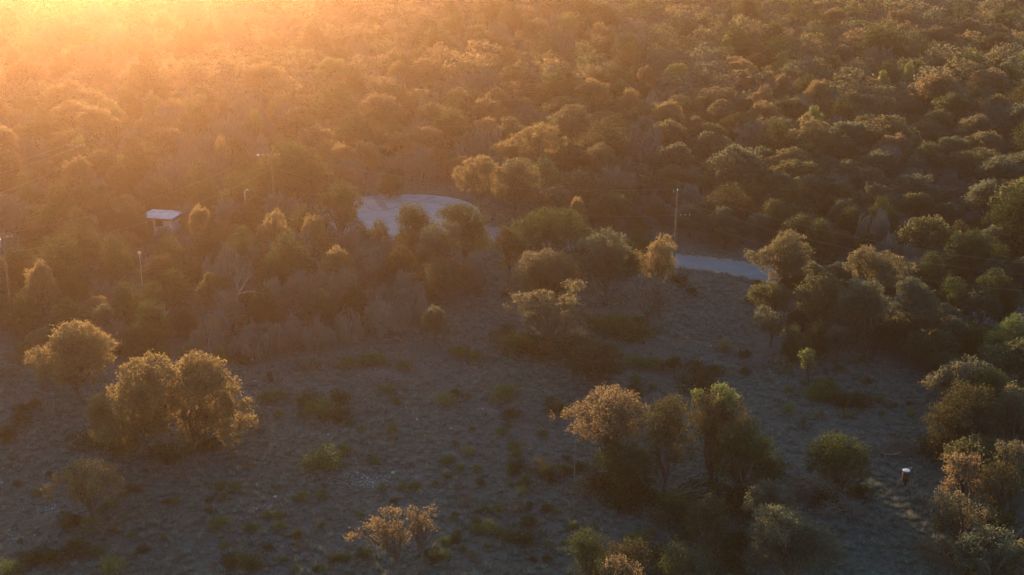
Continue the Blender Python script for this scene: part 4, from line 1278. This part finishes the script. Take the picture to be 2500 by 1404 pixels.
def brush_pile(x, y, w, h, label, seed, n=140, wood='pale_wood'):
    rng = np.random.default_rng(seed)
    B = ground(x, y)
    s = proj(B)[2]
    R, Hh = w / s / 2, h / s
    g = Geo()
    for _ in range(n):
        a, q = rng.random() * 6.28, math.sqrt(rng.random())
        c = np.array([math.cos(a) * R * q, math.sin(a) * R * q * .6, Hh * (1 - q * q) * (.2 + .7 * rng.random()) + .05])
        d = rng.normal(size=3) * np.array([1, .8, .35])
        d /= np.linalg.norm(d)
        L = .5 + 1.1 * rng.random()
        p0, p1 = c - d * L / 2, c + d * L / 2
        p0[2], p1[2] = max(.02, p0[2]), max(.02, p1[2])
        limb(rng, g, p0, p1, .012 + .035 * rng.random() ** 2, .010, .08, 3, 4)
    o = obj('brush_pile', g.mesh('brush_pile'), M[wood], None, (B[0], B[1], gz(B[0], B[1])))
    tag(o, label, 'brush pile', 'heaps of dead branches')


brush_pile(920, 925, 105, 22, 'flat heap of grey dead branches left of centre in the clearing', 1, 150)
brush_pile(985, 932, 50, 14, 'small scatter of sticks at the right end of the flat branch heap', 2, 50)
brush_pile(2190, 1105, 110, 34, 'pale mounded brush heap above the drum on legs', 3, 300, 'twig')
brush_pile(2010, 1225, 110, 80, 'spiky blue-grey dead brush beneath the golden-topped juniper', 4, 420, 'twig')
brush_pile(2050, 1255, 120, 40, 'low grey tangle below the spiky dead brush', 5, 220, 'twig')
brush_pile(1700, 1222, 130, 46, 'grey tangle of dead branches under the brown junipers', 6, 300, 'twig')
brush_pile(1820, 1215, 80, 60, 'upright grey dead brush right of the juniper clump', 7, 200, 'twig')
brush_pile(1180, 1015, 90, 16, 'thin scatter of dead sticks in mid clearing', 8, 60)
brush_pile(1855, 885, 60, 20, 'small heap of pale sticks among the prickly pears', 9, 70)
brush_pile(30, 1035, 110, 24, 'low heap of dead sticks at the left edge', 10, 110)
brush_pile(2290, 1250, 60, 20, 'scatter of sticks right of the drum on legs', 11, 50)

# ------------------------------------------------------------------ stones
def stone_mesh(rng):
    import bmesh
    bm = bmesh.new()
    bmesh.ops.create_icosphere(bm, subdivisions=2, radius=.5)
    for v in bm.verts:
        v.co = v.co * (1 + .22 * math.sin(v.co.x * 7 + rng.random() * .8) + .12 * rng.normal())
        v.co.z *= .55
    me = bpy.data.meshes.new('rock')
    bm.to_mesh(me)
    bm.free()
    return me


rngK = np.random.default_rng(8)
STONES = [stone_mesh(rngK) for _ in range(5)]
rocks = [(622, 928, 9, 'white rock on the grass left of the rusty drum'), (1017, 1026, 8, 'white rock in mid clearing, left of the two'), (1101, 1050, 9, 'white rock in mid clearing, right of the two'), (802, 1061, 7, 'small pale rock above the wide low shrub'),
         (808, 1069, 6, 'tiny pale rock beside another above the wide low shrub'), (672, 1217, 9, 'flat pale rock left of the gravel patch'), (627, 1246, 8, 'flat pale rock lower left of the gravel patch'), (663, 1240, 9, 'pale slab rock between green shrubs'),
         (872, 1156, 10, 'largest pale rock of the gravel patch'), (960, 1153, 9, 'pale rock right of the gravel patch'), (1055, 1024, 5, 'tiny reddish-lit rock right of mid clearing'), (1735, 845, 6, 'pale rock near the pale yellowish shrub'), (1178, 1000, 7, 'pinkish rock below the dark shrub'),
         (2280, 1120, 9, 'pale flat rock near the pinkish-tan oak'), (4, 1176, 7, 'pale rock cut by the left edge'), (185, 1256, 8, 'flat grey rock in front of the small orange oak'), (517, 1048, 7, 'pale rock by the twin golden oaks'), (1813, 1260, 6, 'pale rock by the grey-green domes')]
for i, (x, y, w, lab) in enumerate(rocks):
    B = ground(x, y)
    o = link(bpy.data.objects.new('rock', STONES[i % 5]))
    slot(o, M['rock'])
    q = w / proj(B)[2]
    o.location = (B[0], B[1], gz(B[0], B[1]) + q * .15)
    o.rotation_euler = (0, 0, i * 1.3)
    o.scale = (q * 1.2, q, q)
    tag(o, lab, 'rock', 'pale limestone rocks')
gr = Geo()
for (cx, cyy, sx, sy, n) in ((875, 1172, 38, 14, 260), (915, 1178, 50, 12, 110), (670, 1240, 26, 9, 60), (125, 1245, 24, 7, 70), (165, 1258, 25, 6, 60), (40, 1310, 30, 8, 60), (1020, 1028, 40, 8, 30), (760, 1062, 40, 8, 30)):
    for _ in range(n):
        B = ground(cx + rngK.normal() * sx, cyy + rngK.normal() * sy)
        q = .03 + .08 * rngK.random() ** 2
        a = rngK.random() * 6.28
        P = np.array([(math.cos(a + k * 1.2566) * q * (.7 + .5 * rngK.random()), math.sin(a + k * 1.2566) * q * (.7 + .5 * rngK.random()), .0) for k in range(5)] + [(0, 0, q * .6)])
        P = P * .9
        gr.add(P + [B[0], B[1], gz(B[0], B[1]) + .01], np.array([(k, (k + 1) % 5, 5) for k in range(5)]))
o = obj('gravel', gr.mesh('gravel'), M['rock'])
o['kind'] = 'stuff'

# ------------------------------------------------------------------ dry grass of the clearing
def tufts(C, R, Hh, blades, rng, width):
    n = len(C)
    a = rng.random((n, blades)) * 6.2832
    q = rng.random((n, blades)) ** .6
    out = np.stack([np.cos(a), np.sin(a), np.zeros_like(a)], -1)
    root = C[:, None, :] + out * (q * R[:, None] * .35)[..., None]
    hh = Hh[:, None] * (.6 + .5 * rng.random((n, blades))) * (1.05 - .55 * q)
    tip = C[:, None, :] + out * (q * R[:, None] * 1.15)[..., None]
    tip[..., 2] = C[:, None, 2] + hh
    side = np.stack([-np.sin(a + rng.normal(size=a.shape)), np.cos(a), np.zeros_like(a)], -1) * width * (.6 + .8 * rng.random((n, blades)))[..., None]
    V = np.stack([root - side, root + side, tip], axis=2).reshape(-1, 3)
    F = np.arange(len(V)).reshape(-1, 3)
    return V, F


def scatter_in(polys, n, rng, bounds, dens_fn=None):
    out = []
    while len(out) < n:
        px, py = bounds[0] + (bounds[2] - bounds[0]) * rng.random(), bounds[1] + (bounds[3] - bounds[1]) * rng.random()
        p = at(px, py)
        s = proj(p)[2]
        if rng.random() > (14.0 / s) ** 3:      # even density on the ground
            continue
        if any(inside(px, py, q) for q in polys):
            p[2] = gz(p[0], p[1])
            if math.hypot(p[0] - CUL[0], p[1] - CUL[1]) < CUL_R + .3:
                continue
            if np.min((road_np[:, 0] - p[0]) ** 2 + (road_np[:, 1] - p[1]) ** 2) < 2.7 ** 2:
                continue
            out.append(p)
    return np.array(out)


rngG = np.random.default_rng(4)
gg = Geo()
C = scatter_in([CLEAR, NOFILL], 13000, rngG, (-250, 560, 2750, 1500))
# bunches gather in drifts, finer grass between
drift = np.sin(C[:, 0] * .22 + 1) * np.sin(C[:, 1] * .19) + .5 * np.sin(C[:, 0] * .6) * np.sin(C[:, 1] * .5 + 2)
big = drift + rngG.normal(0, .5, len(C)) > -.15
Cb = C[big]
R = .30 + .42 * rngG.random(len(Cb)) ** 1.3
V, F = tufts(Cb, R, R * 1.0, 42, rngG, .022)
gg.add(V, F, np.repeat(np.clip(.55 + .25 * rngG.normal(size=len(Cb)), 0, .84), 42 * 3))
Cs_ = C[~big]
V, F = tufts(Cs_, np.full(len(Cs_), .34), np.full(len(Cs_), .22), 26, rngG, .02)
gg.add(V, F, np.repeat(np.clip(.3 + .3 * rngG.normal(size=len(Cs_)), 0, 1), 26 * 3))
C2 = scatter_in([CLEAR, NOFILL], 24000, rngG, (-250, 560, 2750, 1500))
V, F = tufts(C2, np.full(len(C2), .30), .10 + .16 * rngG.random(len(C2)), 12, rngG, .022)
gg.add(V, F, np.repeat(np.clip(.3 + .35 * rngG.normal(size=len(C2)), 0, 1), 12 * 3))
C3 = scatter_in([MEADOW, MEADOW2], 2600, rngG, (850, -30, 1600, 600))
V, F = tufts(C3, np.full(len(C3), .45), .2 + .3 * rngG.random(len(C3)), 16, rngG, .03)
gg.add(V, F, np.repeat(np.clip(.5 + .3 * rngG.normal(size=len(C3)), 0, 1), 16 * 3))
# taller pale grass along both road edges
C4 = []
for i in range(0, len(road_path) - 1):
    q = road_path[i + 1] - road_path[i]
    L = np.linalg.norm(q)
    nrm = np.array([-q[1], q[0]]) / L
    for _ in range(int(L * 7)):
        sgn = 1 if rngG.random() < .5 else -1
        p = road_path[i] + q * rngG.random() + nrm * sgn * (2.6 + abs(rngG.normal()) * .7)
        if math.hypot(p[0] - CUL[0], p[1] - CUL[1]) > CUL_R + .2:
            C4.append((p[0], p[1], gz(p[0], p[1])))
for _ in range(700):
    a = rngG.random() * 6.28
    rr = CUL_R + .3 + abs(rngG.normal()) * .8
    p = CUL + np.array([math.cos(a), math.sin(a)]) * rr
    if np.min((road_np[:, 0] - p[0]) ** 2 + (road_np[:, 1] - p[1]) ** 2) > 2.7 ** 2:
        C4.append((p[0], p[1], gz(p[0], p[1])))
C4 = np.array(C4)
V, F = tufts(C4, np.full(len(C4), .3), .3 + .3 * rngG.random(len(C4)), 20, rngG, .022)
gg.add(V, F, np.repeat(np.clip(.75 + .15 * rngG.normal(size=len(C4)), 0, .84), 20 * 3))
o = obj('grass', gg.mesh('grass'), M['grass'])
o['kind'] = 'stuff'

# litter, low brush and twigs on the floor of the wood
n = 19000
X = (rngG.random(n) * 2 - 1) * 150
Y = 98 + 345 * rngG.random(n) ** .9
ok = np.abs(X) < .40 * Y + 26
X, Y = X[ok], Y[ok]
keep = []
for x, y in zip(X, Y):
    px, py, _ = proj((x, y, 0))
    keep.append(not (inside(px, py, CLEAR) or inside(px, py, MEADOW) or math.hypot(x - CUL[0], y - CUL[1]) < CUL_R + 1
                     or np.min((road_np[:, 0] - x) ** 2 + (road_np[:, 1] - y) ** 2) < 4.4 ** 2))
X, Y = X[keep], Y[keep]
m = len(X)
K_ = 34
hgt = .5 + 1.5 * rngG.random(m) ** 1.5
for i_ in range(m):
    px, py, s_ = proj((X[i_], Y[i_], 0))
    for (x0, y0, x1, y1, yb) in HERO_BOX:
        if x0 - 12 < px < x1 + 12 and py > yb and proj((X[i_], Y[i_], hgt[i_] + .3))[1] < y1:
            hgt[i_] = .35
            break
P = np.stack([X, Y, hgt * .4], -1)[:, None, :] + rngG.normal(size=(m, K_, 3)) * np.stack([.45 + hgt * .25, .45 + hgt * .25, hgt * .33], -1)[:, None, :]
P[..., 2] = np.abs(P[..., 2])
tt = np.clip(rngG.normal(.5, .25, m)[:, None] + rngG.normal(0, .12, (m, K_)), 0, 1)
V, F, T = leaf_quads(P.reshape(-1, 3), .13 + .15 * rngG.random(m * K_), tt.ravel(), rngG)
o = obj('undergrowth', mesh_from('undergrowth', V, [F], T), M['under'])
o['kind'] = 'stuff'

# ------------------------------------------------------------------ utility poles and their wires
def from_top(px, py, h):
    p = at(px, py, h)
    return np.array([p[0], p[1], gz(p[0], p[1])])


def pole(px, py, h, label, style, lean=0.0):
    B = from_top(px, py, h)
    root = empty('utility_pole', B)
    g = Geo()
    g.tube([(0, 0, -.3), (lean * .5, 0, h * .5), (lean, 0, h)], [.14, .12, .095], 10)
    obj('post', g.mesh('post'), M['polewood'], root)
    tops = []
    if style == 'plain':
        g = Geo(); g.lathe([(.001, h + .01), (.07, h + .02), (.09, h + .10), (.05, h + .16), (.07, h + .24), (.001, h + .30)], (lean, 0, 0), 10)
        obj('insulator', g.mesh('insulator'), M['white'], root)
        g = Geo(); g.lathe([(.001, 0), (.06, .02), (.08, .30), (.05, .42), (.001, .46)], (lean - .48, 0, h - .35), 10)
        obj('lightning_arrester', g.mesh('arrester'), M['metal'], root)
        g = Geo(); g.tube([(lean, 0, h - .1), (lean - .48, 0, h - .12)], .03, 6)
        obj('bracket', g.mesh('bracket'), M['dark'], root)
        for k in range(3):
            g = Geo(); g.lathe([(.001, 0), (.04, .02), (.05, .12), (.001, .15)], (lean + .55 + .55 * k, 0, h - 3.2), 8)
            obj('splice_case', g.mesh('splice_case'), M['white'], root)
        tops = [(lean, 0, h + .25), (lean, 0, h - 3.2), (lean, .12, h - 1.1)]
    else:
        g = Geo(); g.box((lean, -.13, h - .35), (2.4, .10, .12), .15)
        obj('crossarm', g.mesh('crossarm'), M['polewood'], root)
        for x in (-1.1, -.55, .55, 1.1):
            g = Geo(); g.lathe([(.001, 0), (.05, .01), (.07, .08), (.04, .14), (.06, .20), (.001, .26)], (lean + x * .99, -.13 + x * .15, h - .29), 8)
            obj('insulator', g.mesh('insulator'), M['metal'], root)
        tops = [(lean - 1.1, -.28, h - .02), (lean + 1.1, .03, h - .02), (lean, 0, h - 2.2)]
        if style == 'lamp':
            g = Geo(); g.tube([(lean, 0, h - .7), (lean - .9, 0, h - .35), (lean - 1.7, 0, h - .3)], .035, 6)
            lp = obj('lamp_arm', g.mesh('lamp_arm'), M['metal'], root)
            g = Geo(); g.lathe([(.001, .16), (.12, .12), (.20, 0), (.17, -.12), (.001, -.16)], (lean - 1.85, 0, h - .34), 12)
            obj('lamp_head', g.mesh('lamp_head'), M['white'], lp)
        if style == 'transformer':
            g = Geo(); g.lathe([(.001, -.55), (.24, -.5), (.26, .35), (.22, .45), (.001, .48)], (lean - .42, -.1, h - 1.0), 16)
            obj('transformer', g.mesh('transformer'), M['metal'], root)
    tag(root, label, 'utility pole', 'utility poles')
    return [np.array(t) + B for t in tops]


p_road = pole(1652, 468, 11.2, 'bare brown utility pole by the road, without a crossarm', 'plain', .1)
p_lamp = pole(662, 374, 10.5, 'hazy utility pole with a small lamp on an arm, middle of the left wood', 'lamp')
p_far = pole(188, 352, 10.5, 'hazy utility pole with crossarm in the upper left wood', 'cross')
p_edge = pole(3, 572, 10.5, 'utility pole with a grey transformer at the left edge', 'transformer', .1)
B = from_top(597, 466, 6.0)
root = empty('service_pole', B)
g = Geo(); g.tube([(0, 0, -.2), (0, 0, 6.0)], [.13, .10], 8); obj('post', g.mesh('post'), M['metal'], root)
g = Geo(); g.lathe([(.001, .25), (.16, .2), (.22, .02), (.001, -.02)], (.35, 0, 6.0), 12); h_ = obj('lamp_head', g.mesh('lamp_head'), M['metal'], root)
g = Geo(); g.tube([(0, 0, 5.9), (.35, 0, 6.0)], .03, 5); obj('lamp_arm', g.mesh('lamp_arm'), M['metal'], root)
tag(root, 'short grey pole with a white cap left of the pole with the lamp arm', 'service pole')
B = from_top(340, 613, 7.0)
root = empty('antenna_mast', B)
g = Geo(); g.tube([(0, 0, -.2), (0, 0, 4), (0, 0, 7.0)], [.05, .04, .03], 8); obj('mast_tube', g.mesh('mast_tube'), M['metal'], root)
g = Geo(); g.box((0, 0, 6.9), (.5, .03, .03)); g.box((0, 0, 6.7), (.35, .03, .03)); obj('antenna_rods', g.mesh('antenna_rods'), M['metal'], root)
tag(root, 'thin pale metal mast standing in the thicket left of the clearing', 'mast')


def wire(a, b, sag, label, r=.011):
    a, b = np.array(a, float), np.array(b, float)
    pts = []
    for i in range(25):
        t = i / 24
        p = a + (b - a) * t
        p[2] -= sag * 4 * t * (1 - t)
        pts.append(p)
    g = Geo()
    g.tube(pts, r, 4)
    o = obj('power_line', g.mesh('power_line'), M['wire'])
    tag(o, label, 'power line', 'power lines strung between the poles')


offL = at(-230, 455, 10.0)
wire(p_far[0], offL, .6, 'upper bright wire running to the left edge from the crossarm pole', .022)
wire(p_far[1], offL + [1.0, 3.0, -1.4], .7, 'middle bright wire running to the left edge from the crossarm pole', .022)
wire(p_far[2], offL + [4, 2, -3.2], .9, 'lowest wire running to the left edge from the crossarm pole', .018)
wire(p_edge[0], p_lamp[0], 1.5, 'upper faint wire between the left edge pole and the lamp-arm pole')
wire(p_edge[2], p_lamp[2], 1.8, 'lower faint wire between the left edge pole and the lamp-arm pole')
wire(p_lamp[1], p_road[0], 2.0, 'upper faint wire between the lamp-arm pole and the brown pole by the road')
wire(p_lamp[2], p_road[1], 2.2, 'lower faint wire between the lamp-arm pole and the brown pole by the road')
offR = at(2640, 655, 10.5)
wire(p_road[0], offR, 1.6, 'upper wire running right from the brown pole by the road')
wire(p_road[2], offR + [0, .3, -1.2], 1.9, 'middle wire running right from the brown pole by the road')
wire(p_road[1], offR + [0, .3, -3.0], 2.0, 'lowest wire running right from the brown pole by the road')

# ------------------------------------------------------------------ the white house
C0 = at(421, 576)                      # near corner on the ground
rz = math.radians(-12)
hr = empty('small_house', (C0[0], C0[1] + .2, gz(C0[0], C0[1])), rz)
L_, W_, T_ = 3.9, 3.0, 2.5            # the long wall runs left from the near corner
g = Geo()
g.box((-L_ / 2, W_ / 2, T_ / 2 - .1), (L_, W_, T_ + .2))
obj('wall', g.mesh('wall'), M['wall_white'], hr)
for i in (1, 3):
    g = Geo(); g.box((-i * 1.22, -.012, T_ / 2), (.035, .024, T_ - .05)); obj('siding_batten', g.mesh('siding_batten'), M['metal'], hr)
Vr = np.array([(-L_ - .4, -.75, T_ + .05), (.45, -.75, T_ + .05), (.45, W_ + .4, T_ + .05), (-L_ - .4, W_ + .4, T_ + .05), (-L_ - .4, W_ / 2, T_ + .22), (.1, W_ / 2, T_ + .22)])
Vr2 = Vr.copy(); Vr2[:, 2] += .08
Fr4 = np.array([(0, 1, 5, 4), (2, 3, 4, 5), (7, 6, 10, 11), (9, 8, 11, 10), (0, 6, 7, 1), (1, 7, 8, 2), (2, 8, 9, 3), (3, 9, 6, 0)])
Fr3 = np.array([(1, 2, 5), (8, 7, 11), (3, 0, 4), (6, 9, 10)])
Va = np.concatenate([Vr, Vr2])
rf = obj('roof', mesh_from('roof', Va, [Fr4, Fr3]), M['roofing'], hr)
for i in range(6):
    g = Geo(); x_ = -L_ - .3 + i * .88
    g.tube([(x_, -.75, T_ + .14), (min(x_, .0), W_ / 2, T_ + .31)], .025, 4); obj('roof_seam', g.mesh('roof_seam'), M['metal'], rf)
g = Geo(); g.box((-L_ / 2 + .02, -.78, T_ - .04), (L_ + .84, .05, .34)); g.box((.48, W_ / 2 - .16, T_ - .04), (.05, W_ + 1.12, .34))
obj('fascia', g.mesh('fascia'), M['fascia'], hr)
wf = Geo()
for (dx, dz, sx, sz) in ((0, .5, 1.1, .07), (0, -.5, 1.1, .07), (-.52, 0, .07, 1.07), (.52, 0, .07, 1.07), (0, 0, 1.0, .04)):
    wf.box((-1.9 + dx, -.03, 1.75 + dz), (sx, .06, sz))
wo = obj('window', wf.mesh('window'), M['fascia'], hr)
g = Geo(); g.box((-1.9, -.008, 1.75), (1.0, .016, .95)); obj('pane', g.mesh('pane'), M['glass'], wo)
g = Geo(); g.box((-3.2, -.02, 1.0), (.9, .04, 2.0)); dr = obj('door', g.mesh('door'), M['fascia'], hr)
g = Geo(); g.lathe([(.001, 0), (.035, .01), (.035, .05), (.001, .06)], (-2.9, -.07, 1.0), 8); obj('handle', g.mesh('handle'), M['metal'], dr)
tag(hr, 'small white house with pale metal roof half hidden in the hazy wood', 'house')

# ------------------------------------------------------------------ metal gate beyond the turning circle
G0, G1 = at(842, 458), at(873, 461)
d = G1 - G0
Lg = np.linalg.norm(d)
gr_ = empty('field_gate', G0, math.atan2(d[1], d[0]))
g = Geo()
for x_ in (.03, Lg - .03):
    g.tube([(x_, 0, .15), (x_, 0, 1.35)], .04, 6)
obj('gate_frame', g.mesh('gate_frame'), M['metal'], gr_)
for k in range(6):
    g = Geo(); g.tube([(0, 0, .17 + k * .235), (Lg, 0, .17 + k * .235)], .032, 6); obj('rail', g.mesh('rail'), M['metal'], gr_)
for x_ in (Lg * .35, Lg * .68):
    g = Geo(); g.tube([(x_, 0, .17), (x_, 0, 1.34)], .025, 5); obj('upright', g.mesh('upright'), M['metal'], gr_)
g = Geo(); g.tube([(Lg + .1, 0, -.2), (Lg + .1, 0, 2.2)], .08, 8); obj('gate_post', g.mesh('gate_post'), M['metal'], gr_)
tag(gr_, 'tubular metal farm gate beyond the turning circle, at its left', 'gate')
for i, (x, y) in enumerate([(893, 463), (925, 462), (960, 461), (1000, 462), (1040, 464), (1080, 468)]):
    B = ground(x, y)
    g = Geo(); g.tube([(0, 0, -.2), (0, 0, 1.35)], [.06, .05], 7)
    o = obj('fence_post', g.mesh('fence_post'), M['pale_wood'], None, B)
    tag(o, ['first', 'second', 'third', 'fourth', 'fifth', 'sixth'][i] + ' thin fence post right of the metal gate, beyond the turning circle', 'fence post', 'fence posts beyond the turning circle')

# ------------------------------------------------------------------ deer feeder: a drum on three legs
B = ground(2206, 1216)
B[2] = gz(B[0], B[1])
fr = empty('deer_feeder', B, .35)
zt = 2.62
g = Geo(); g.lathe([(.001, zt - .98), (.29, zt - .96), (.295, zt - .66), (.305, zt - .65), (.295, zt - .64), (.295, zt - .34), (.305, zt - .33), (.295, zt - .32), (.29, zt - .02), (.001, zt - .01)], (0, 0, 0), 28)
dm = obj('drum', g.mesh('drum', True), M['rust'], fr)
g = Geo(); g.lathe([(.001, zt + .05), (.28, zt + .035), (.315, zt + .01), (.312, zt - .04), (.30, zt - .04)], (0, 0, 0), 28)
obj('lid', g.mesh('lid'), M['white'], fr)
g = Geo(); g.lathe([(.285, zt - .965), (.11, zt - 1.18), (.08, zt - 1.30), (.001, zt - 1.31)], (0, 0, 0), 20)
obj('hopper_cone', g.mesh('hopper_cone'), M['dark'], fr)
g = Geo(); g.box((0, 0, zt - 1.40), (.2, .2, .18)); obj('timer_box', g.mesh('timer_box'), M['dark'], fr)
for k in range(3):
    a = k * 2.0944 + .5
    g = Geo(); g.tube([(math.cos(a) * .28, math.sin(a) * .28, zt - .62), (math.cos(a) * 1.02, math.sin(a) * 1.02, -.05)], .026, 7)
    lg = obj('leg', g.mesh('leg'), M['dark'], fr)
    g = Geo(); g.lathe([(.001, .02), (.07, .02), (.07, 0), (.001, 0)], (math.cos(a) * 1.02, math.sin(a) * 1.02, .01), 10); obj('foot', g.mesh('foot'), M['dark'], lg)
g = Geo(); g.tube([(.28, .12, zt - .02), (.75, .2, zt + .08)], .015, 5); obj('lid_rod', g.mesh('lid_rod'), M['metal'], fr)
tag(fr, 'rusty drum feeder with a white lid on three thin legs', 'feeder')

# rusty drum standing in the grass
B = ground(660, 926)
root = empty('rusty_drum', (B[0], B[1], gz(B[0], B[1])), .4)
g = Geo(); g.lathe([(.001, .0), (.29, .01), (.295, .29), (.31, .30), (.295, .31), (.295, .58), (.31, .59), (.295, .60), (.29, .88), (.275, .89), (.27, .80), (.001, .78)], (0, 0, 0), 24)
obj('barrel', g.mesh('barrel'), M['rust'], root)
g = Geo(); g.lathe([(.28, .86), (.305, .875), (.305, .90), (.28, .905)], (0, 0, 0), 24); obj('rim', g.mesh('rim'), M['rust'], root)
tag(root, 'dark rusty steel drum standing in the grass left of the brush pile', 'drum')

# tipped-over plastic chair
B = ground(616, 881)
ch = empty('plastic_chair', (B[0], B[1], gz(B[0], B[1]) + .04), .3)
# lying on its back: local +z of the chair points towards +x
ch.rotation_euler = (math.radians(-78), math.radians(12), .35)
g = Geo(); g.box((0, 0, .43), (.46, .44, .03)); g.box((0, .22, .40), (.46, .03, .08)); obj('seat', g.mesh('seat'), M['white'], ch)
g = Geo()
for x_ in (-.18, -.09, 0, .09, .18):
    g.box((x_, -.25, .66), (.05, .03, .42))
g.box((0, -.25, .88), (.44, .035, .07))
obj('backrest', g.mesh('backrest'), M['white'], ch)
for sx in (-1, 1):
    g = Geo(); g.box((sx * .24, 0, .64), (.06, .46, .03)); g.box((sx * .24, .21, .54), (.05, .04, .22)); obj('armrest', g.mesh('armrest'), M['white'], ch)
    for sy in (-1, 1):
        g = Geo(); g.tube([(sx * .20, sy * .19, .43), (sx * .26, sy * .25, 0)], [.035, .028], 4); obj('leg', g.mesh('leg'), M['white'], ch)
tag(ch, 'white plastic lawn chair tipped over in the grass', 'chair')

# leaning sheet-metal panel at the left edge
B = ground(35, 792)
pr = empty('sheet_metal_panel', (B[0], B[1], gz(B[0], B[1])), -.12)
g = Geo()
for k in range(9):
    g.box((-.72 + k * .18, (-1) ** k * .012, .75), (.175, .022, 1.15))
obj('corrugated_sheet', g.mesh('corrugated_sheet'), M['metal'], pr)
for x_ in (-.7, .72):
    g = Geo(); g.tube([(x_, .09, -.1), (x_, .09, 1.35)], .045, 6); obj('post', g.mesh('post'), M['pale_wood'], pr)
tag(pr, 'grey sheet-metal panel on two posts near the left edge', 'panel')

# ladder stand against the oak
B = ground(2208, 838)
B[2] = gz(B[0], B[1])
top = at_depth(2216, 768, B[1] + .9) - B
lr = empty('ladder_stand', B)
for sx in (-.22, .22):
    g = Geo(); g.tube([(sx, 0, 0), (top[0] + sx, .9, top[2])], .03, 6); obj('rail', g.mesh('rail'), M['metal'], lr)
for k in range(11):
    t = (k + .7) / 11
    g = Geo(); g.tube([(top[0] * t - .22, .9 * t, top[2] * t), (top[0] * t + .22, .9 * t, top[2] * t)], .022, 5); obj('rung', g.mesh('rung'), M['metal'], lr)
g = Geo(); g.box((top[0], 1.15, top[2] - .05), (.6, .55, .05)); g.box((top[0], 1.42, top[2] + .25), (.55, .04, .45)); obj('seat', g.mesh('seat'), M['dark'], lr)
tag(lr, 'metal ladder with a small seat leaning into the dark oaks', 'ladder')
